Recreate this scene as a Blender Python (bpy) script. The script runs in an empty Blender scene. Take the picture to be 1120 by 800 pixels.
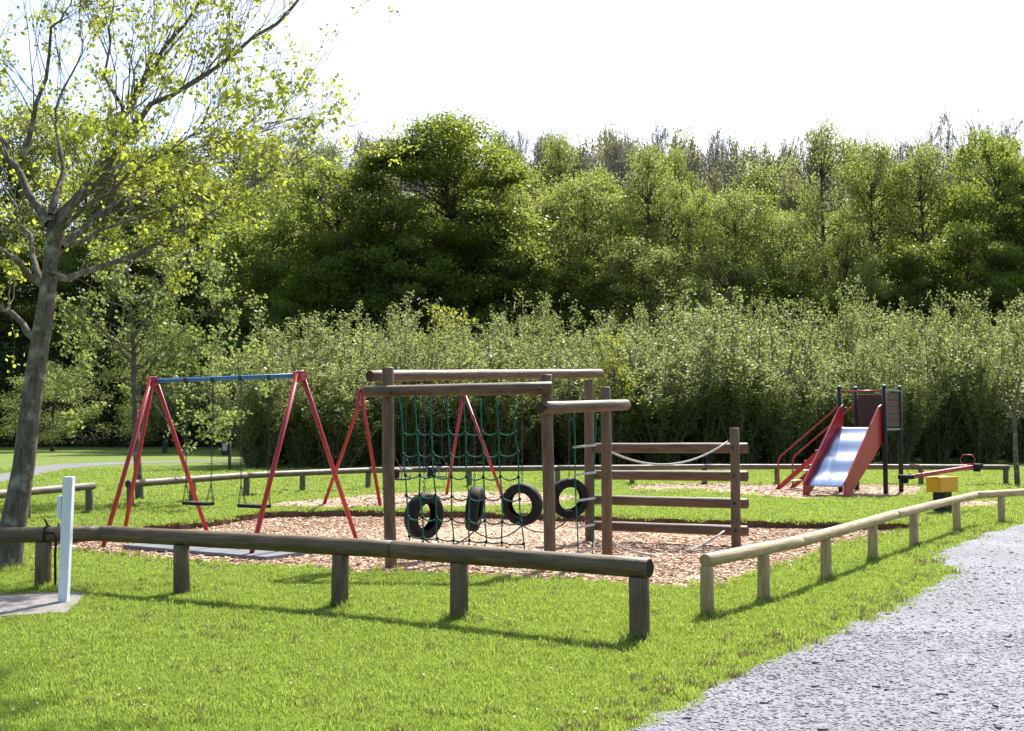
import bpy, math, random
import numpy as np
from mathutils import Vector, Matrix, Euler
from mathutils.geometry import delaunay_2d_cdt
S = bpy.context.scene
C = S.collection
R = math.radians
PI = math.pi
rng = np.random.default_rng(7)
random.seed(7)

# ------------------------------------------------------------ camera, sky, sun, exposure
EYE = 1.6
PITCH = math.atan(65 / 1260)
cam_d = bpy.data.cameras.new('camera')
cam = bpy.data.objects.new('camera', cam_d)
C.objects.link(cam)
cam.location = (0, 0, EYE)
cam.rotation_euler = (PI / 2 + PITCH, 0, 0)
cam_d.sensor_width = 36
cam_d.lens = 36 * 1260 / 1120
cam_d.clip_start = 0.1
cam_d.clip_end = 3000
S.camera = cam

SUN_AZ, SUN_EL = 22, 48
world = bpy.data.worlds.new('World')
S.world = world
world.use_nodes = True
wn = world.node_tree.nodes
wl = world.node_tree.links
sky = wn.new('ShaderNodeTexSky')
sky.sky_type = 'NISHITA'
sky.sun_disc = False
sky.sun_elevation = R(SUN_EL)
sky.sun_rotation = R(SUN_AZ)
sky.air_density = 1.0
sky.dust_density = 2.5
sky.ozone_density = 1.0
bg = wn['Background']
bg.inputs[1].default_value = 0.118
wl.new(sky.outputs[0], bg.inputs[0])
sun_d = bpy.data.lights.new('sun', 'SUN')
sun_d.energy = 4.8
sun_d.angle = R(0.5)
sun_d.color = (1.0, 0.95, 0.86)
sun = bpy.data.objects.new('sun', sun_d)
C.objects.link(sun)
sdir = Vector((math.sin(R(SUN_AZ)) * math.cos(R(SUN_EL)), math.cos(R(SUN_AZ)) * math.cos(R(SUN_EL)), math.sin(R(SUN_EL))))
sun.rotation_euler = (-sdir).to_track_quat('-Z', 'Y').to_euler()
S.view_settings.view_transform = 'Standard'
S.view_settings.look = 'None'
S.view_settings.gamma = 1
S.view_settings.exposure = 1.15
S.render.engine = 'CYCLES'
S.render.resolution_x = 1024
S.render.resolution_y = 731

# ------------------------------------------------------------ measuring helpers
def ray(px, py):
    a, b = (px - 560) / 1260, (400 - py) / 1260
    c, s = math.cos(PITCH), math.sin(PITCH)
    return Vector((a, c - b * s, s + b * c))
def G(px, py, z=0.0):                       # where the ground is met
    d = ray(px, py); t = (z - EYE) / d.z
    return Vector((d.x * t, d.y * t, z))
def P(px, py, Y):                           # point at distance Y
    d = ray(px, py); t = Y / d.y
    return Vector((d.x * t, Y, EYE + d.z * t))
def inside(poly, xy):
    poly = np.array([(p[0], p[1]) for p in poly]); x, y = xy[:, 0], xy[:, 1]
    r = np.zeros(len(xy), bool); j = len(poly) - 1
    for i in range(len(poly)):
        xi, yi = poly[i]; xj, yj = poly[j]
        c = ((yi > y) != (yj > y)) & (x < (xj - xi) * (y - yi) / (yj - yi + 1e-12) + xi)
        r ^= c; j = i
    return r
def ragged(pts, step=0.25, amp=0.05, seed=1):       # closed outline, subdivided and roughened
    g = np.random.default_rng(seed); out = []
    for a, b in zip(pts, list(pts[1:]) + [pts[0]]):
        a, b = Vector((a[0], a[1])), Vector((b[0], b[1]))
        n = max(1, int((b - a).length / step))
        for i in range(n):
            p = a.lerp(b, i / n)
            out.append((p.x + g.normal(0, amp), p.y + g.normal(0, amp)))
    return out

# ------------------------------------------------------------ object helpers
def link_mesh(name, me, parent=None):
    o = bpy.data.objects.new(name, me)
    C.objects.link(o)
    if parent: o.parent = parent
    return o
def tag(o, label=None, cat=None, group=None, kind=None):
    for k, v in (('label', label), ('category', cat), ('group', group), ('kind', kind)):
        if v: o[k] = v
    return o
def thing(name, label, cat, loc=(0, 0, 0), rotz=0, group=None):
    o = bpy.data.objects.new(name, None)
    o.empty_display_size = 0.2
    C.objects.link(o)
    o.location = loc; o.rotation_euler = (0, 0, rotz)
    return tag(o, label, cat, group)
def copy_thing(t, loc, rotz=0, scale=(1, 1, 1), label=None, group=None):
    n = t.copy(); C.objects.link(n)
    n.location = loc; n.rotation_euler = (0, 0, rotz); n.scale = scale
    if label: n['label'] = label
    if group: n['group'] = group
    for ch in t.children:
        c = ch.copy(); C.objects.link(c); c.parent = n
        for g2 in ch.children:
            d = g2.copy(); C.objects.link(d); d.parent = c
    return n

class MB:
    def __init__(s): s.v = []; s.f = []; s.uv = []; s.mi = []; s.sm = []
    def face(s, idx, uv, mi=0, sm=False):
        s.f.append(idx); s.uv.append(uv); s.mi.append(mi); s.sm.append(sm)
    def tube(s, pts, rads, n=12, caps=True, capmat=0, mi=0, smooth=True, u0=None):
        pts = [Vector(p) for p in pts]
        if not hasattr(rads, '__len__'): rads = [rads] * len(pts)
        u0 = random.random() * 50 if u0 is None else u0
        t0 = (pts[1] - pts[0]).normalized()
        a = Vector((0, 0, 1)) if abs(t0.z) < .9 else Vector((1, 0, 0))
        nrm = t0.cross(a).normalized()
        base = len(s.v); L = 0; Ls = []
        for i, p in enumerate(pts):
            if i == 0: t = t0
            elif i == len(pts) - 1: t = (pts[i] - pts[i - 1]).normalized()
            else: t = (pts[i + 1] - pts[i - 1]).normalized()
            nrm = (nrm - t * nrm.dot(t)).normalized()
            b = t.cross(nrm)
            if i: L += (pts[i] - pts[i - 1]).length
            Ls.append(L)
            for k in range(n):
                an = 2 * PI * k / n
                s.v.append(tuple(p + (nrm * math.cos(an) + b * math.sin(an)) * rads[i]))
        rr = max(rads)
        for i in range(len(pts) - 1):
            for k in range(n):
                k2 = (k + 1) % n
                A, B = base + i * n, base + (i + 1) * n
                u1, u2 = u0 + 2 * PI * k / n * rr, u0 + 2 * PI * (k + 1) / n * rr
                s.face((A + k, A + k2, B + k2, B + k), ((u1, Ls[i] + u0), (u2, Ls[i] + u0), (u2, Ls[i + 1] + u0), (u1, Ls[i + 1] + u0)), mi, smooth)
        if caps:
            cuv = [(math.cos(2 * PI * k / n) * .5, math.sin(2 * PI * k / n) * .5) for k in range(n)]
            s.face(tuple(base + k for k in reversed(range(n))), tuple(reversed(cuv)), capmat)
            e = base + (len(pts) - 1) * n
            s.face(tuple(e + k for k in range(n)), tuple(cuv), capmat)
    def log(s, p0, p1, r0, r1=None, n=18, capmat=1, sag=0.0):
        p0, p1 = Vector(p0), Vector(p1); r1 = r0 if r1 is None else r1
        L = (p1 - p0).length; d = (p1 - p0) / L; c = .012
        ts = [0, c / L] + [x for x in np.linspace(0, 1, max(4, int(L / .25)))[1:-1]] + [1 - c / L, 1]
        side = d.cross(Vector((0, 0, 1)))
        if side.length < .1: side = Vector((1, 0, 0))
        side.normalize(); ph = random.random() * 6
        pts, rad = [], []
        for t in ts:
            r = r0 + (r1 - r0) * t
            r *= .88 if t in (0, 1) else 1 + .02 * math.sin(ph + t * L * 5)
            off = side * min(.008, .003 * L) * math.sin(ph * 2 + t * 5) - Vector((0, 0, 1)) * sag * math.sin(PI * t)
            pts.append(p0 + d * L * t + off); rad.append(r)
        s.tube(pts, rad, n, True, capmat)
    def hexa(s, c8, mi=0, sm=False):
        b = len(s.v); s.v += [tuple(p) for p in c8]
        for q in ((0, 3, 2, 1), (4, 5, 6, 7), (0, 1, 5, 4), (1, 2, 6, 5), (2, 3, 7, 6), (3, 0, 4, 7)):
            P4 = [Vector(c8[i]) for i in q]
            w, h = (P4[1] - P4[0]).length, (P4[2] - P4[1]).length
            s.face(tuple(b + i for i in q), ((0, 0), (w, 0), (w, h), (0, h)), mi, sm)
    def box(s, c, size, M=None, mi=0):
        c = Vector(c); x, y, z = (q / 2 for q in size)
        p = [Vector(q) for q in ((-x, -y, -z), (x, -y, -z), (x, y, -z), (-x, y, -z), (-x, -y, z), (x, -y, z), (x, y, z), (-x, y, z))]
        if M: p = [M @ q for q in p]
        s.hexa([c + q for q in p], mi)
    def slab(s, poly, off, mi=0):               # 3D polygon extruded by the vector off
        poly = [Vector(p) for p in poly]; off = Vector(off); b = len(s.v); n = len(poly)
        s.v += [tuple(p) for p in poly] + [tuple(p + off) for p in poly]
        s.face(tuple(b + i for i in reversed(range(n))), tuple((poly[i].x + poly[i].y, poly[i].z) for i in reversed(range(n))), mi)
        s.face(tuple(b + n + i for i in range(n)), tuple((poly[i].x + poly[i].y, poly[i].z) for i in range(n)), mi)
        for i in range(n):
            j = (i + 1) % n
            s.face((b + i, b + j, b + n + j, b + n + i), ((0, 0), (1, 0), (1, .05), (0, .05)), mi)
    def build(s, name, mats, parent=None, world=False, bevel=0):
        if not isinstance(mats, (list, tuple)): mats = [mats]
        v = s.v
        if world and parent:
            l = parent.location; v = [(a - l.x, b - l.y, c - l.z) for a, b, c in v]
        me = bpy.data.meshes.new(name)
        me.from_pydata(v, [], s.f)
        uvl = me.uv_layers.new(name='UVMap')
        uvl.data.foreach_set('uv', [c for fu in s.uv for q in fu for c in q])
        me.polygons.foreach_set('use_smooth', s.sm)
        me.polygons.foreach_set('material_index', [min(m, len(mats) - 1) for m in s.mi])
        for m in mats: me.materials.append(m)
        me.update()
        o = link_mesh(name, me, parent)
        if bevel:
            b = o.modifiers.new('bevel', 'BEVEL'); b.width = bevel; b.segments = 2; b.limit_method = 'ANGLE'
        return o

def quads_mesh(name, V, mat, per=4, smooth=False):        # V: (N, per, 3) array of separate polygons
    N = len(V); me = bpy.data.meshes.new(name)
    me.vertices.add(N * per); me.vertices.foreach_set('co', V.astype(np.float32).ravel())
    me.loops.add(N * per); me.loops.foreach_set('vertex_index', np.arange(N * per, dtype=np.int32))
    me.polygons.add(N)
    me.polygons.foreach_set('loop_start', np.arange(N, dtype=np.int32) * per)
    me.polygons.foreach_set('loop_total', np.full(N, per, dtype=np.int32))
    me.materials.append(mat); me.update(calc_edges=True)
    return me
def chips_mesh(name, cen, size, rot, mat):          # many small six sided flakes as one real mesh
    N = len(cen)
    base = np.array([(-1, -.6, -1), (1, -1, -1), (.8, 1, -1), (-.9, .7, -1), (-.9, -.5, 1), (.9, -.8, 1), (.7, .9, 1), (-.8, .6, 1)], float)
    V = base[None] * size[:, None, :] / 2
    V *= 1 + rng.normal(0, .12, V.shape)
    cx, sx = np.cos(rot[:, 0]), np.sin(rot[:, 0]); cy, sy = np.cos(rot[:, 1]), np.sin(rot[:, 1]); cz, sz = np.cos(rot[:, 2]), np.sin(rot[:, 2])
    def app(V, a, b, c, s_):
        A = V[..., a] * c[:, None] - V[..., b] * s_[:, None]; B = V[..., a] * s_[:, None] + V[..., b] * c[:, None]
        V = V.copy(); V[..., a] = A; V[..., b] = B; return V
    V = app(V, 1, 2, cx, sx); V = app(V, 0, 2, cy, sy); V = app(V, 0, 1, cz, sz)
    V += cen[:, None, :]
    F = np.array([(0, 3, 2, 1), (4, 5, 6, 7), (0, 1, 5, 4), (1, 2, 6, 5), (2, 3, 7, 6), (3, 0, 4, 7)])
    idx = (F[None] + (np.arange(N) * 8)[:, None, None]).astype(np.int32)
    me = bpy.data.meshes.new(name)
    me.vertices.add(N * 8); me.vertices.foreach_set('co', V.astype(np.float32).ravel())
    me.loops.add(N * 24); me.loops.foreach_set('vertex_index', idx.ravel())
    me.polygons.add(N * 6)
    me.polygons.foreach_set('loop_start', np.arange(N * 6, dtype=np.int32) * 4)
    me.polygons.foreach_set('loop_total', np.full(N * 6, 4, dtype=np.int32))
    me.materials.append(mat); me.update(calc_edges=True)
    return me

# ------------------------------------------------------------ materials
class NT:
    def __init__(s, name):
        s.m = bpy.data.materials.new(name); s.m.use_nodes = True
        s.n = s.m.node_tree.nodes; s.l = s.m.node_tree.links; s.b = s.n['Principled BSDF']
        s.out = s.n['Material Output']
    def node(s, t, **kw):
        x = s.n.new(t)
        for k, v in kw.items():
            if k.startswith('i_'): x.inputs[k[2:].replace('_', ' ')].default_value = v
            else: setattr(x, k, v)
        return x
    def noise(s, vec, scale, detail=4, rough=.6):
        x = s.node('ShaderNodeTexNoise'); x.inputs['Scale'].default_value = scale
        x.inputs['Detail'].default_value = detail; x.inputs['Roughness'].default_value = rough
        if vec is not None: s.l.new(vec, x.inputs['Vector'])
        return x.outputs['Fac']
    def ramp(s, fac, stops):
        x = s.node('ShaderNodeValToRGB'); e = x.color_ramp.elements
        while len(e) < len(stops): e.new(.5)
        for i, (p, c) in enumerate(stops):
            e[i].position = p; e[i].color = (*c, 1) if len(c) == 3 else c
        s.l.new(fac, x.inputs[0]); return x.outputs[0]
    def mix(s, f, a, b, mode='MIX'):
        x = s.node('ShaderNodeMix', data_type='RGBA', blend_type=mode)
        for sock, v in ((x.inputs[0], f), (x.inputs[6], a), (x.inputs[7], b)):
            if hasattr(v, 'links'): s.l.new(v, sock)
            elif hasattr(v, '__len__'): sock.default_value = (*v, 1)
            else: sock.default_value = v
        return x.outputs[2]
    def mapping(s, vec, sc):
        x = s.node('ShaderNodeMapping'); x.inputs['Scale'].default_value = sc; s.l.new(vec, x.inputs[0]); return x.outputs[0]
    def bump(s, h, strength=.4, dist=.01):
        x = s.node('ShaderNodeBump'); x.inputs['Strength'].default_value = strength; x.inputs['Distance'].default_value = dist
        s.l.new(h, x.inputs['Height']); s.l.new(x.outputs[0], s.b.inputs['Normal']); return x
    def col(s, c): s.l.new(c, s.b.inputs['Base Color'])
    def rough(s, r, spec=.3):
        s.b.inputs['Roughness'].default_value = r; s.b.inputs['Specular IOR Level'].default_value = spec

def wood_mat(name, a, b, dark, green=None, gamt=.35):
    t = NT(name); uv = t.node('ShaderNodeUVMap').outputs[0]
    grain = t.noise(t.mapping(uv, (60, 2.5, 1)), 1, 5, .65)
    c = t.ramp(grain, [(.3, a), (.7, b)])
    blotch = t.noise(t.mapping(uv, (5, 1.2, 1)), 1.6, 4)
    c = t.mix(t.ramp(blotch, [(.42, (0, 0, 0)), (.68, (.75, .75, .75))]), c, dark)
    if green:
        gb = t.noise(t.mapping(uv, (4, 2, 1)), 2.3, 3)
        c = t.mix(t.ramp(gb, [(.45, (0, 0, 0)), (.75, (gamt,) * 3)]), c, green)
    crack = t.noise(t.mapping(uv, (90, .9, 1)), 1, 2)
    c = t.mix(t.ramp(crack, [(.24, (1, 1, 1)), (.30, (0, 0, 0))]), c, tuple(x * .3 for x in dark))
    c = t.mix(1.0, c, t.ramp(t.noise(t.mapping(uv, (140, 5, 1)), 1, 3), [(.35, (.62, .6, .58)), (.6, (1.12, 1.12, 1.12))]), 'MULTIPLY')
    t.col(c); t.rough(.55, .4); t.bump(grain, .9, .008); return t.m
def end_mat(name, a, b):
    t = NT(name); uv = t.node('ShaderNodeUVMap').outputs[0]
    w = t.node('ShaderNodeTexWave', wave_type='RINGS', rings_direction='Z'); w.inputs['Scale'].default_value = 3.5
    w.inputs['Distortion'].default_value = 2; t.l.new(uv, w.inputs['Vector'])
    t.col(t.mix(w.outputs['Fac'], a, b)); t.rough(.9, .1); return t.m
def paint_mat(name, a, b, rough=.4, spec=.5, scale=6, chip=None):
    t = NT(name); o = t.node('ShaderNodeTexCoord').outputs['Object']
    c = t.mix(t.ramp(t.noise(o, scale, 5), [(.35, (0, 0, 0)), (.7, (1, 1, 1))]), a, b)
    if chip: c = t.mix(t.ramp(t.noise(o, 22, 4), [(.66, (0, 0, 0)), (.70, (1, 1, 1))]), c, chip)
    t.col(c); t.rough(rough, spec); return t.m
def leaf_mat(name, a, b, trans, fac=.45, big=.35):
    t = NT(name)
    gi = t.node('ShaderNodeNewGeometry'); oi = t.node('ShaderNodeObjectInfo')
    o = t.node('ShaderNodeTexCoord').outputs['Object']
    c = t.mix(gi.outputs['Random Per Island'], a, b)
    patch = t.noise(o, big, 2)
    c2 = t.mix(t.ramp(patch, [(.38, (.72, .76, .70)), (.66, (1.25, 1.2, 1.0))]), (0, 0, 0), (1, 1, 1))
    m = t.node('ShaderNodeMix', data_type='RGBA', blend_type='MULTIPLY'); m.inputs[0].default_value = 1
    t.l.new(c, m.inputs[6]); t.l.new(t.ramp(patch, [(.38, (.74, .78, .72)), (.66, (1.25, 1.2, 1.0))]), m.inputs[7])
    h = t.node('ShaderNodeHueSaturation')
    mr = t.node('ShaderNodeMapRange'); mr.inputs[3].default_value = .85; mr.inputs[4].default_value = 1.3
    t.l.new(oi.outputs['Random'], mr.inputs[0]); t.l.new(mr.outputs[0], h.inputs['Value'])
    mh = t.node('ShaderNodeMapRange'); mh.inputs[3].default_value = .484; mh.inputs[4].default_value = .508
    fr_ = t.node('ShaderNodeMath', operation='FRACT'); mu = t.node('ShaderNodeMath', operation='MULTIPLY'); mu.inputs[1].default_value = 7.3
    t.l.new(oi.outputs['Random'], mu.inputs[0]); t.l.new(mu.outputs[0], fr_.inputs[0]); t.l.new(fr_.outputs[0], mh.inputs[0]); t.l.new(mh.outputs[0], h.inputs['Hue']); t.l.new(m.outputs[2], h.inputs['Color'])
    t.col(h.outputs[0]); t.rough(.5, .35)
    tr = t.node('ShaderNodeBsdfTranslucent')
    mt = t.mix(gi.outputs['Random Per Island'], trans, tuple(x * .7 for x in trans)); t.l.new(mt, tr.inputs[0])
    ms = t.node('ShaderNodeMixShader'); ms.inputs[0].default_value = fac
    t.l.new(t.b.outputs[0], ms.inputs[1]); t.l.new(tr.outputs[0], ms.inputs[2]); t.l.new(ms.outputs[0], t.out.inputs[0])
    return t.m
def island_mat(name, stops, rough=.85, spec=.2):
    t = NT(name); gi = t.node('ShaderNodeNewGeometry')
    c = t.ramp(gi.outputs['Random Per Island'], stops)
    p = t.noise(t.node('ShaderNodeTexCoord').outputs['Object'], .9, 3)
    t.col(t.mix(1.0, c, t.ramp(p, [(.35, (.78, .76, .74)), (.65, (1.1, 1.1, 1.1))]), 'MULTIPLY'))
    t.rough(rough, spec); return t.m

M = {}
M['log'] = wood_mat('weathered_log', (.115, .066, .037), (.215, .14, .086), (.06, .035, .021), (.085, .07, .03), .2)
M['log_end'] = end_mat('log_end_grain', (.045, .032, .024), (.09, .062, .042))
M['dark_log'] = wood_mat('mossy_log', (.105, .070, .034), (.22, .155, .085), (.038, .026, .014), (.07, .062, .02), .40)
M['dark_end'] = end_mat('mossy_log_end', (.03, .024, .018), (.05, .04, .028))
M['pale_log'] = wood_mat('new_log', (.42, .30, .135), (.54, .42, .22), (.30, .21, .095), (.22, .21, .08), .3)
M['pale_end'] = end_mat('new_log_end', (.30, .20, .10), (.42, .30, .16))
M['grey_log'] = wood_mat('silvered_log', (.10, .08, .055), (.22, .185, .135), (.055, .042, .028), (.08, .075, .035), .35)
M['red'] = paint_mat('red_paint', (.38, .014, .030), (.31, .012, .024), .38, .5, 6, (.35, .12, .12))
M['red_panel'] = paint_mat('red_slide_panel', (.46, .014, .028), (.38, .012, .022), .35, .5, 3)
M['blue'] = paint_mat('blue_paint', (.03, .13, .36), (.05, .20, .42), .4, .5, 8, (.25, .28, .3))
M['white'] = paint_mat('white_plastic', (.72, .76, .80), (.62, .67, .72), .45, .4, 5)
M['black'] = paint_mat('black_post_stain', (.018, .015, .014), (.035, .028, .026), .6, .3, 12)
M['cap'] = paint_mat('grey_cap', (.28, .30, .29), (.20, .22, .2), .5, .4)
M['orange'] = paint_mat('orange_paint', (.85, .42, .02), (.75, .33, .015), .45, .4, 5)
M['board'] = wood_mat('brown_board', (.065, .024, .018), (.105, .042, .03), (.045, .018, .014))
M['rubber'] = paint_mat('rubber', (.008, .008, .009), (.018, .018, .02), .75, .25, 10)
M['mat'] = paint_mat('grey_rubber_mat', (.13, .137, .16), (.18, .188, .21), .85, .2, 4)
M['rope'] = paint_mat('green_rope', (.006, .10, .07), (.012, .17, .12), .7, .3, 40)
M['knot'] = paint_mat('dark_net_clamp', (.012, .016, .016), (.02, .03, .028), .6, .3)
M['white_rope'] = paint_mat('pale_rope', (.50, .49, .46), (.36, .35, .33), .8, .2, 30)
M['dark_rope'] = paint_mat('dark_rope', (.05, .045, .04), (.09, .08, .07), .8, .2, 30)
t = NT('chain_steel'); t.b.inputs['Base Color'].default_value = (.22, .22, .23, 1); t.b.inputs['Metallic'].default_value = .8; t.rough(.45); M['steel'] = t.m
t = NT('dark_chain'); t.b.inputs['Base Color'].default_value = (.05, .05, .052, 1); t.b.inputs['Metallic'].default_value = .5; t.rough(.5); M['chain'] = t.m
t = NT('slide_steel'); o = t.node('ShaderNodeTexCoord').outputs['Object']
t.col(t.mix(t.ramp(t.noise(o, 2.2, 4), [(.35, (0, 0, 0)), (.65, (1, 1, 1))]), (.36, .46, .62), (.50, .58, .70))); t.b.inputs['Metallic'].default_value = .85; t.rough(.30); M['chute'] = t.m
t = NT('concrete'); o = t.node('ShaderNodeTexCoord').outputs['Object']
nz = t.noise(o, 9, 8, .7); t.col(t.ramp(nz, [(.3, (.17, .155, .15)), (.7, (.27, .25, .24))])); t.rough(.9, .2); t.bump(t.noise(o, 60, 4), .3, .01); M['concrete'] = t.m
M['bark'] = None
def bark_mat(name, a, b, lich=(.30, .31, .26), sc=1.0):
    t = NT(name); uv = t.node('ShaderNodeTexCoord').outputs['Object']
    nz = t.noise(t.mapping(uv, (9 * sc, 9 * sc, 2.2 * sc)), 1.5, 6, .7)
    c = t.ramp(nz, [(.3, a), (.7, b)])
    c = t.mix(t.ramp(t.noise(uv, 3.5 * sc, 5), [(.52, (0, 0, 0)), (.66, (.7, .7, .7))]), c, lich)
    t.col(c); t.rough(.9, .15); t.bump(nz, .7, .02); return t.m
M['bark'] = bark_mat('grey_brown_bark', (.045, .038, .029), (.19, .165, .125), (.34, .34, .27), 1.7)
M['bark_dark'] = bark_mat('dark_bark', (.045, .038, .03), (.10, .085, .065), (.12, .13, .09), .4)
M['twig'] = bark_mat('bare_twig_bark', (.20, .185, .18), (.30, .28, .27), (.3, .28, .27), .4)
M['willow_bark'] = bark_mat('willow_bark', (.08, .075, .045), (.16, .15, .09), (.16, .17, .1), 1)
M['leaf_maple'] = leaf_mat('young_maple_leaf', (.12, .16, .026), (.21, .24, .04), (.50, .57, .07), .6)
M['leaf_small'] = leaf_mat('small_tree_leaf', (.11, .16, .04), (.18, .23, .06), (.34, .42, .10), .5)
M['leaf_dense'] = leaf_mat('dense_dark_leaf', (.055, .088, .016), (.11, .15, .028), (.36, .45, .06), .47, .22)
M['leaf_fresh'] = leaf_mat('fresh_spring_leaf', (.115, .15, .035), (.19, .225, .06), (.42, .49, .10), .46, .22)
M['leaf_olive'] = leaf_mat('olive_bud_leaf', (.17, .18, .07), (.24, .235, .10), (.40, .40, .14), .45)
M['leaf_willow'] = leaf_mat('willow_leaf', (.12, .155, .050), (.19, .225, .078), (.36, .43, .12), .48, .5)
M['leaf_yellow'] = leaf_mat('golden_leaf', (.26, .27, .03), (.34, .35, .05), (.5, .52, .06), .5)
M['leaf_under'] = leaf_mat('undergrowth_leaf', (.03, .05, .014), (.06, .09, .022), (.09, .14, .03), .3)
M['blade'] = leaf_mat('grass_blade', (.135, .205, .034), (.22, .285, .068), (.40, .53, .085), .5, .8)
M['blade_dry'] = leaf_mat('dry_grass_blade', (.22, .19, .09), (.30, .26, .13), (.25, .22, .1), .3, .8)
M['bark_chip'] = island_mat('wood_chip', [(0, (.15, .075, .042)), (.14, (.33, .19, .115)), (.5, (.50, .32, .21)), (.8, (.62, .44, .31)), (1, (.72, .58, .46))])
M['slate'] = island_mat('slate_flake', [(0, (.10, .104, .125)), (.05, (.165, .170, .194)), (.3, (.195, .200, .226)), (.7, (.235, .240, .266)), (1, (.33, .333, .355))], .85, .12)
M['shard'] = island_mat('dark_slate_shard', [(0, (.03, .032, .042)), (.5, (.07, .074, .09)), (1, (.14, .145, .17))], .7, .3)
def ground_mat():
    t = NT('lawn_turf'); p = t.node('ShaderNodeTexCoord').outputs['Object']
    fine = t.noise(p, 55, 4, .8); mid = t.noise(p, 1.6, 5, .65); big = t.noise(p, .16, 4)
    c = t.ramp(fine, [(.3, (.09, .14, .024)), (.55, (.155, .215, .044)), (.8, (.235, .28, .075))])
    c = t.mix(t.ramp(mid, [(.35, (0, 0, 0)), (.7, (.55, .55, .55))]), c, (.145, .22, .035))
    c = t.mix(t.ramp(big, [(.42, (0, 0, 0)), (.68, (.45, .45, .45))]), c, (.19, .23, .05))
    t.col(c); t.rough(.9, .15); t.bump(t.noise(p, 30, 5, .8), .9, .05); return t.m
def speck_mat(name, stops, scale, bdist, rough=.85):
    t = NT(name); p = t.node('ShaderNodeTexCoord').outputs['Object']
    v = t.node('ShaderNodeTexVoronoi'); v.inputs['Scale'].default_value = scale; t.l.new(t.mapping(p, (1, 1.6, 1)), v.inputs['Vector'])
    sep = t.node('ShaderNodeSeparateColor'); t.l.new(v.outputs['Color'], sep.inputs[0])
    c = t.ramp(sep.outputs[0], stops)
    c = t.mix(1.0, c, t.ramp(t.noise(p, .8, 4), [(.35, (.80, .79, .78)), (.65, (1.08, 1.08, 1.08))]), 'MULTIPLY')
    t.col(c); t.rough(rough, .2); t.bump(v.outputs['Distance'], .8, bdist); return t.m
M['turf'] = ground_mat()
M['chipbed'] = speck_mat('chip_bed', [(0, (.20, .12, .075)), (.4, (.40, .27, .18)), (.75, (.54, .40, .29)), (1, (.62, .5, .4))], 32, .02)
M['gravel'] = speck_mat('slate_gravel', [(0, (.125, .129, .152)), (.25, (.162, .166, .192)), (.7, (.195, .20, .23)), (1, (.26, .265, .29))], 45, .004, .85)
M['farpath'] = speck_mat('far_path_gravel', [(0, (.13, .13, .14)), (1, (.22, .22, .24))], 20, .01)
t = NT('soil'); p = t.node('ShaderNodeTexCoord').outputs['Object']
t.col(t.ramp(t.noise(p, 14, 6, .7), [(.3, (.07, .04, .027)), (.7, (.19, .115, .078))])); t.rough(.95, .1); t.bump(t.noise(p, 20, 5), 1, .04); M['soil'] = t.m
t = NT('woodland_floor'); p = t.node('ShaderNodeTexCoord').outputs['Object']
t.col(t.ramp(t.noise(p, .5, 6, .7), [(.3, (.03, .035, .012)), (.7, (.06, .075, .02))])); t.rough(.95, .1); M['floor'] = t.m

# ------------------------------------------------------------ the ground
def pit_z(y): return -0.02 - 0.10 * min(1, max(0, (y - 11) / 8))
PIT = [G(*q) for q in ((20, 601), (70, 590), (120, 581), (160, 575), (232, 569), (286, 560), (400, 558), (560, 561), (700, 567), (820, 570), (950, 572), (1035, 574),
                        (980, 585), (941, 591), (863, 620), (791, 644), (740, 645), (568, 634), (458, 629), (340, 623), (224, 617), (80, 605))]
PIT_R = ragged(PIT, .3, .035, 3)
GRAVEL = [G(*q) for q in ((560, 860), (640, 820), (720, 784), (806, 742), (873, 711), (952, 675), (984, 658), (1027, 635), (1043, 624), (1022, 611), (1038, 600), (1077, 584), (1120, 573), (1180, 566), (1300, 556))]
GRAVEL += [Vector((40, 27, 0)), Vector((40, -6, 0)), Vector((-.6, -6, 0))]
GRAVEL_R = ragged(GRAVEL, .22, .035, 5)
SWINGBED = [G(*q) for q in ((288, 554), (310, 549), (345, 547), (410, 541), (520, 538), (600, 539), (640, 545), (600, 552), (480, 556), (360, 556))]
SLIDEBED = [G(*q) for q in ((680, 534), (720, 530), (790, 529), (850, 531), (960, 530), (1010, 533), (1002, 541), (960, 545), (870, 546), (826, 543), (760, 536), (700, 537))]
SEEBED = [G(*q) for q in ((1046, 549), (1100, 548), (1100, 554), (1050, 556))]
PAD = [G(*q) for q in ((-220, 664), (0, 653), (96, 649), (84, 662), (72, 673), (0, 677), (-220, 690))]
FARPATH = [G(*q) for q in ((-400, 580), (-120, 545), (0, 530), (36, 522), (60, 516), (99, 510), (150, 507), (260, 504), (260, 503), (150, 505), (99, 506.5), (60, 508), (36, 512), (0, 519), (-120, 530), (-400, 550))]

def hill(x, y):
    a = max(0, y - 84); h = 16 * (1 - math.exp(-a * a / 2600))
    return h
def sheet(name, poly, z, mat, seed=0, amp=.04, step=.3):
    pr = ragged(poly, step, amp, seed) if amp else [(p[0], p[1]) for p in poly]
    r = delaunay_2d_cdt([Vector(p) for p in pr], [], [list(range(len(pr)))], 1, 1e-5)
    me = bpy.data.meshes.new(name)
    me.from_pydata([(v.x, v.y, z) for v in r[0]], [], r[2]); me.materials.append(mat)
    for p_ in me.polygons:
        if p_.normal.z < 0: p_.flip()
    return tag(link_mesh(name, me), kind='structure')
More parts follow.
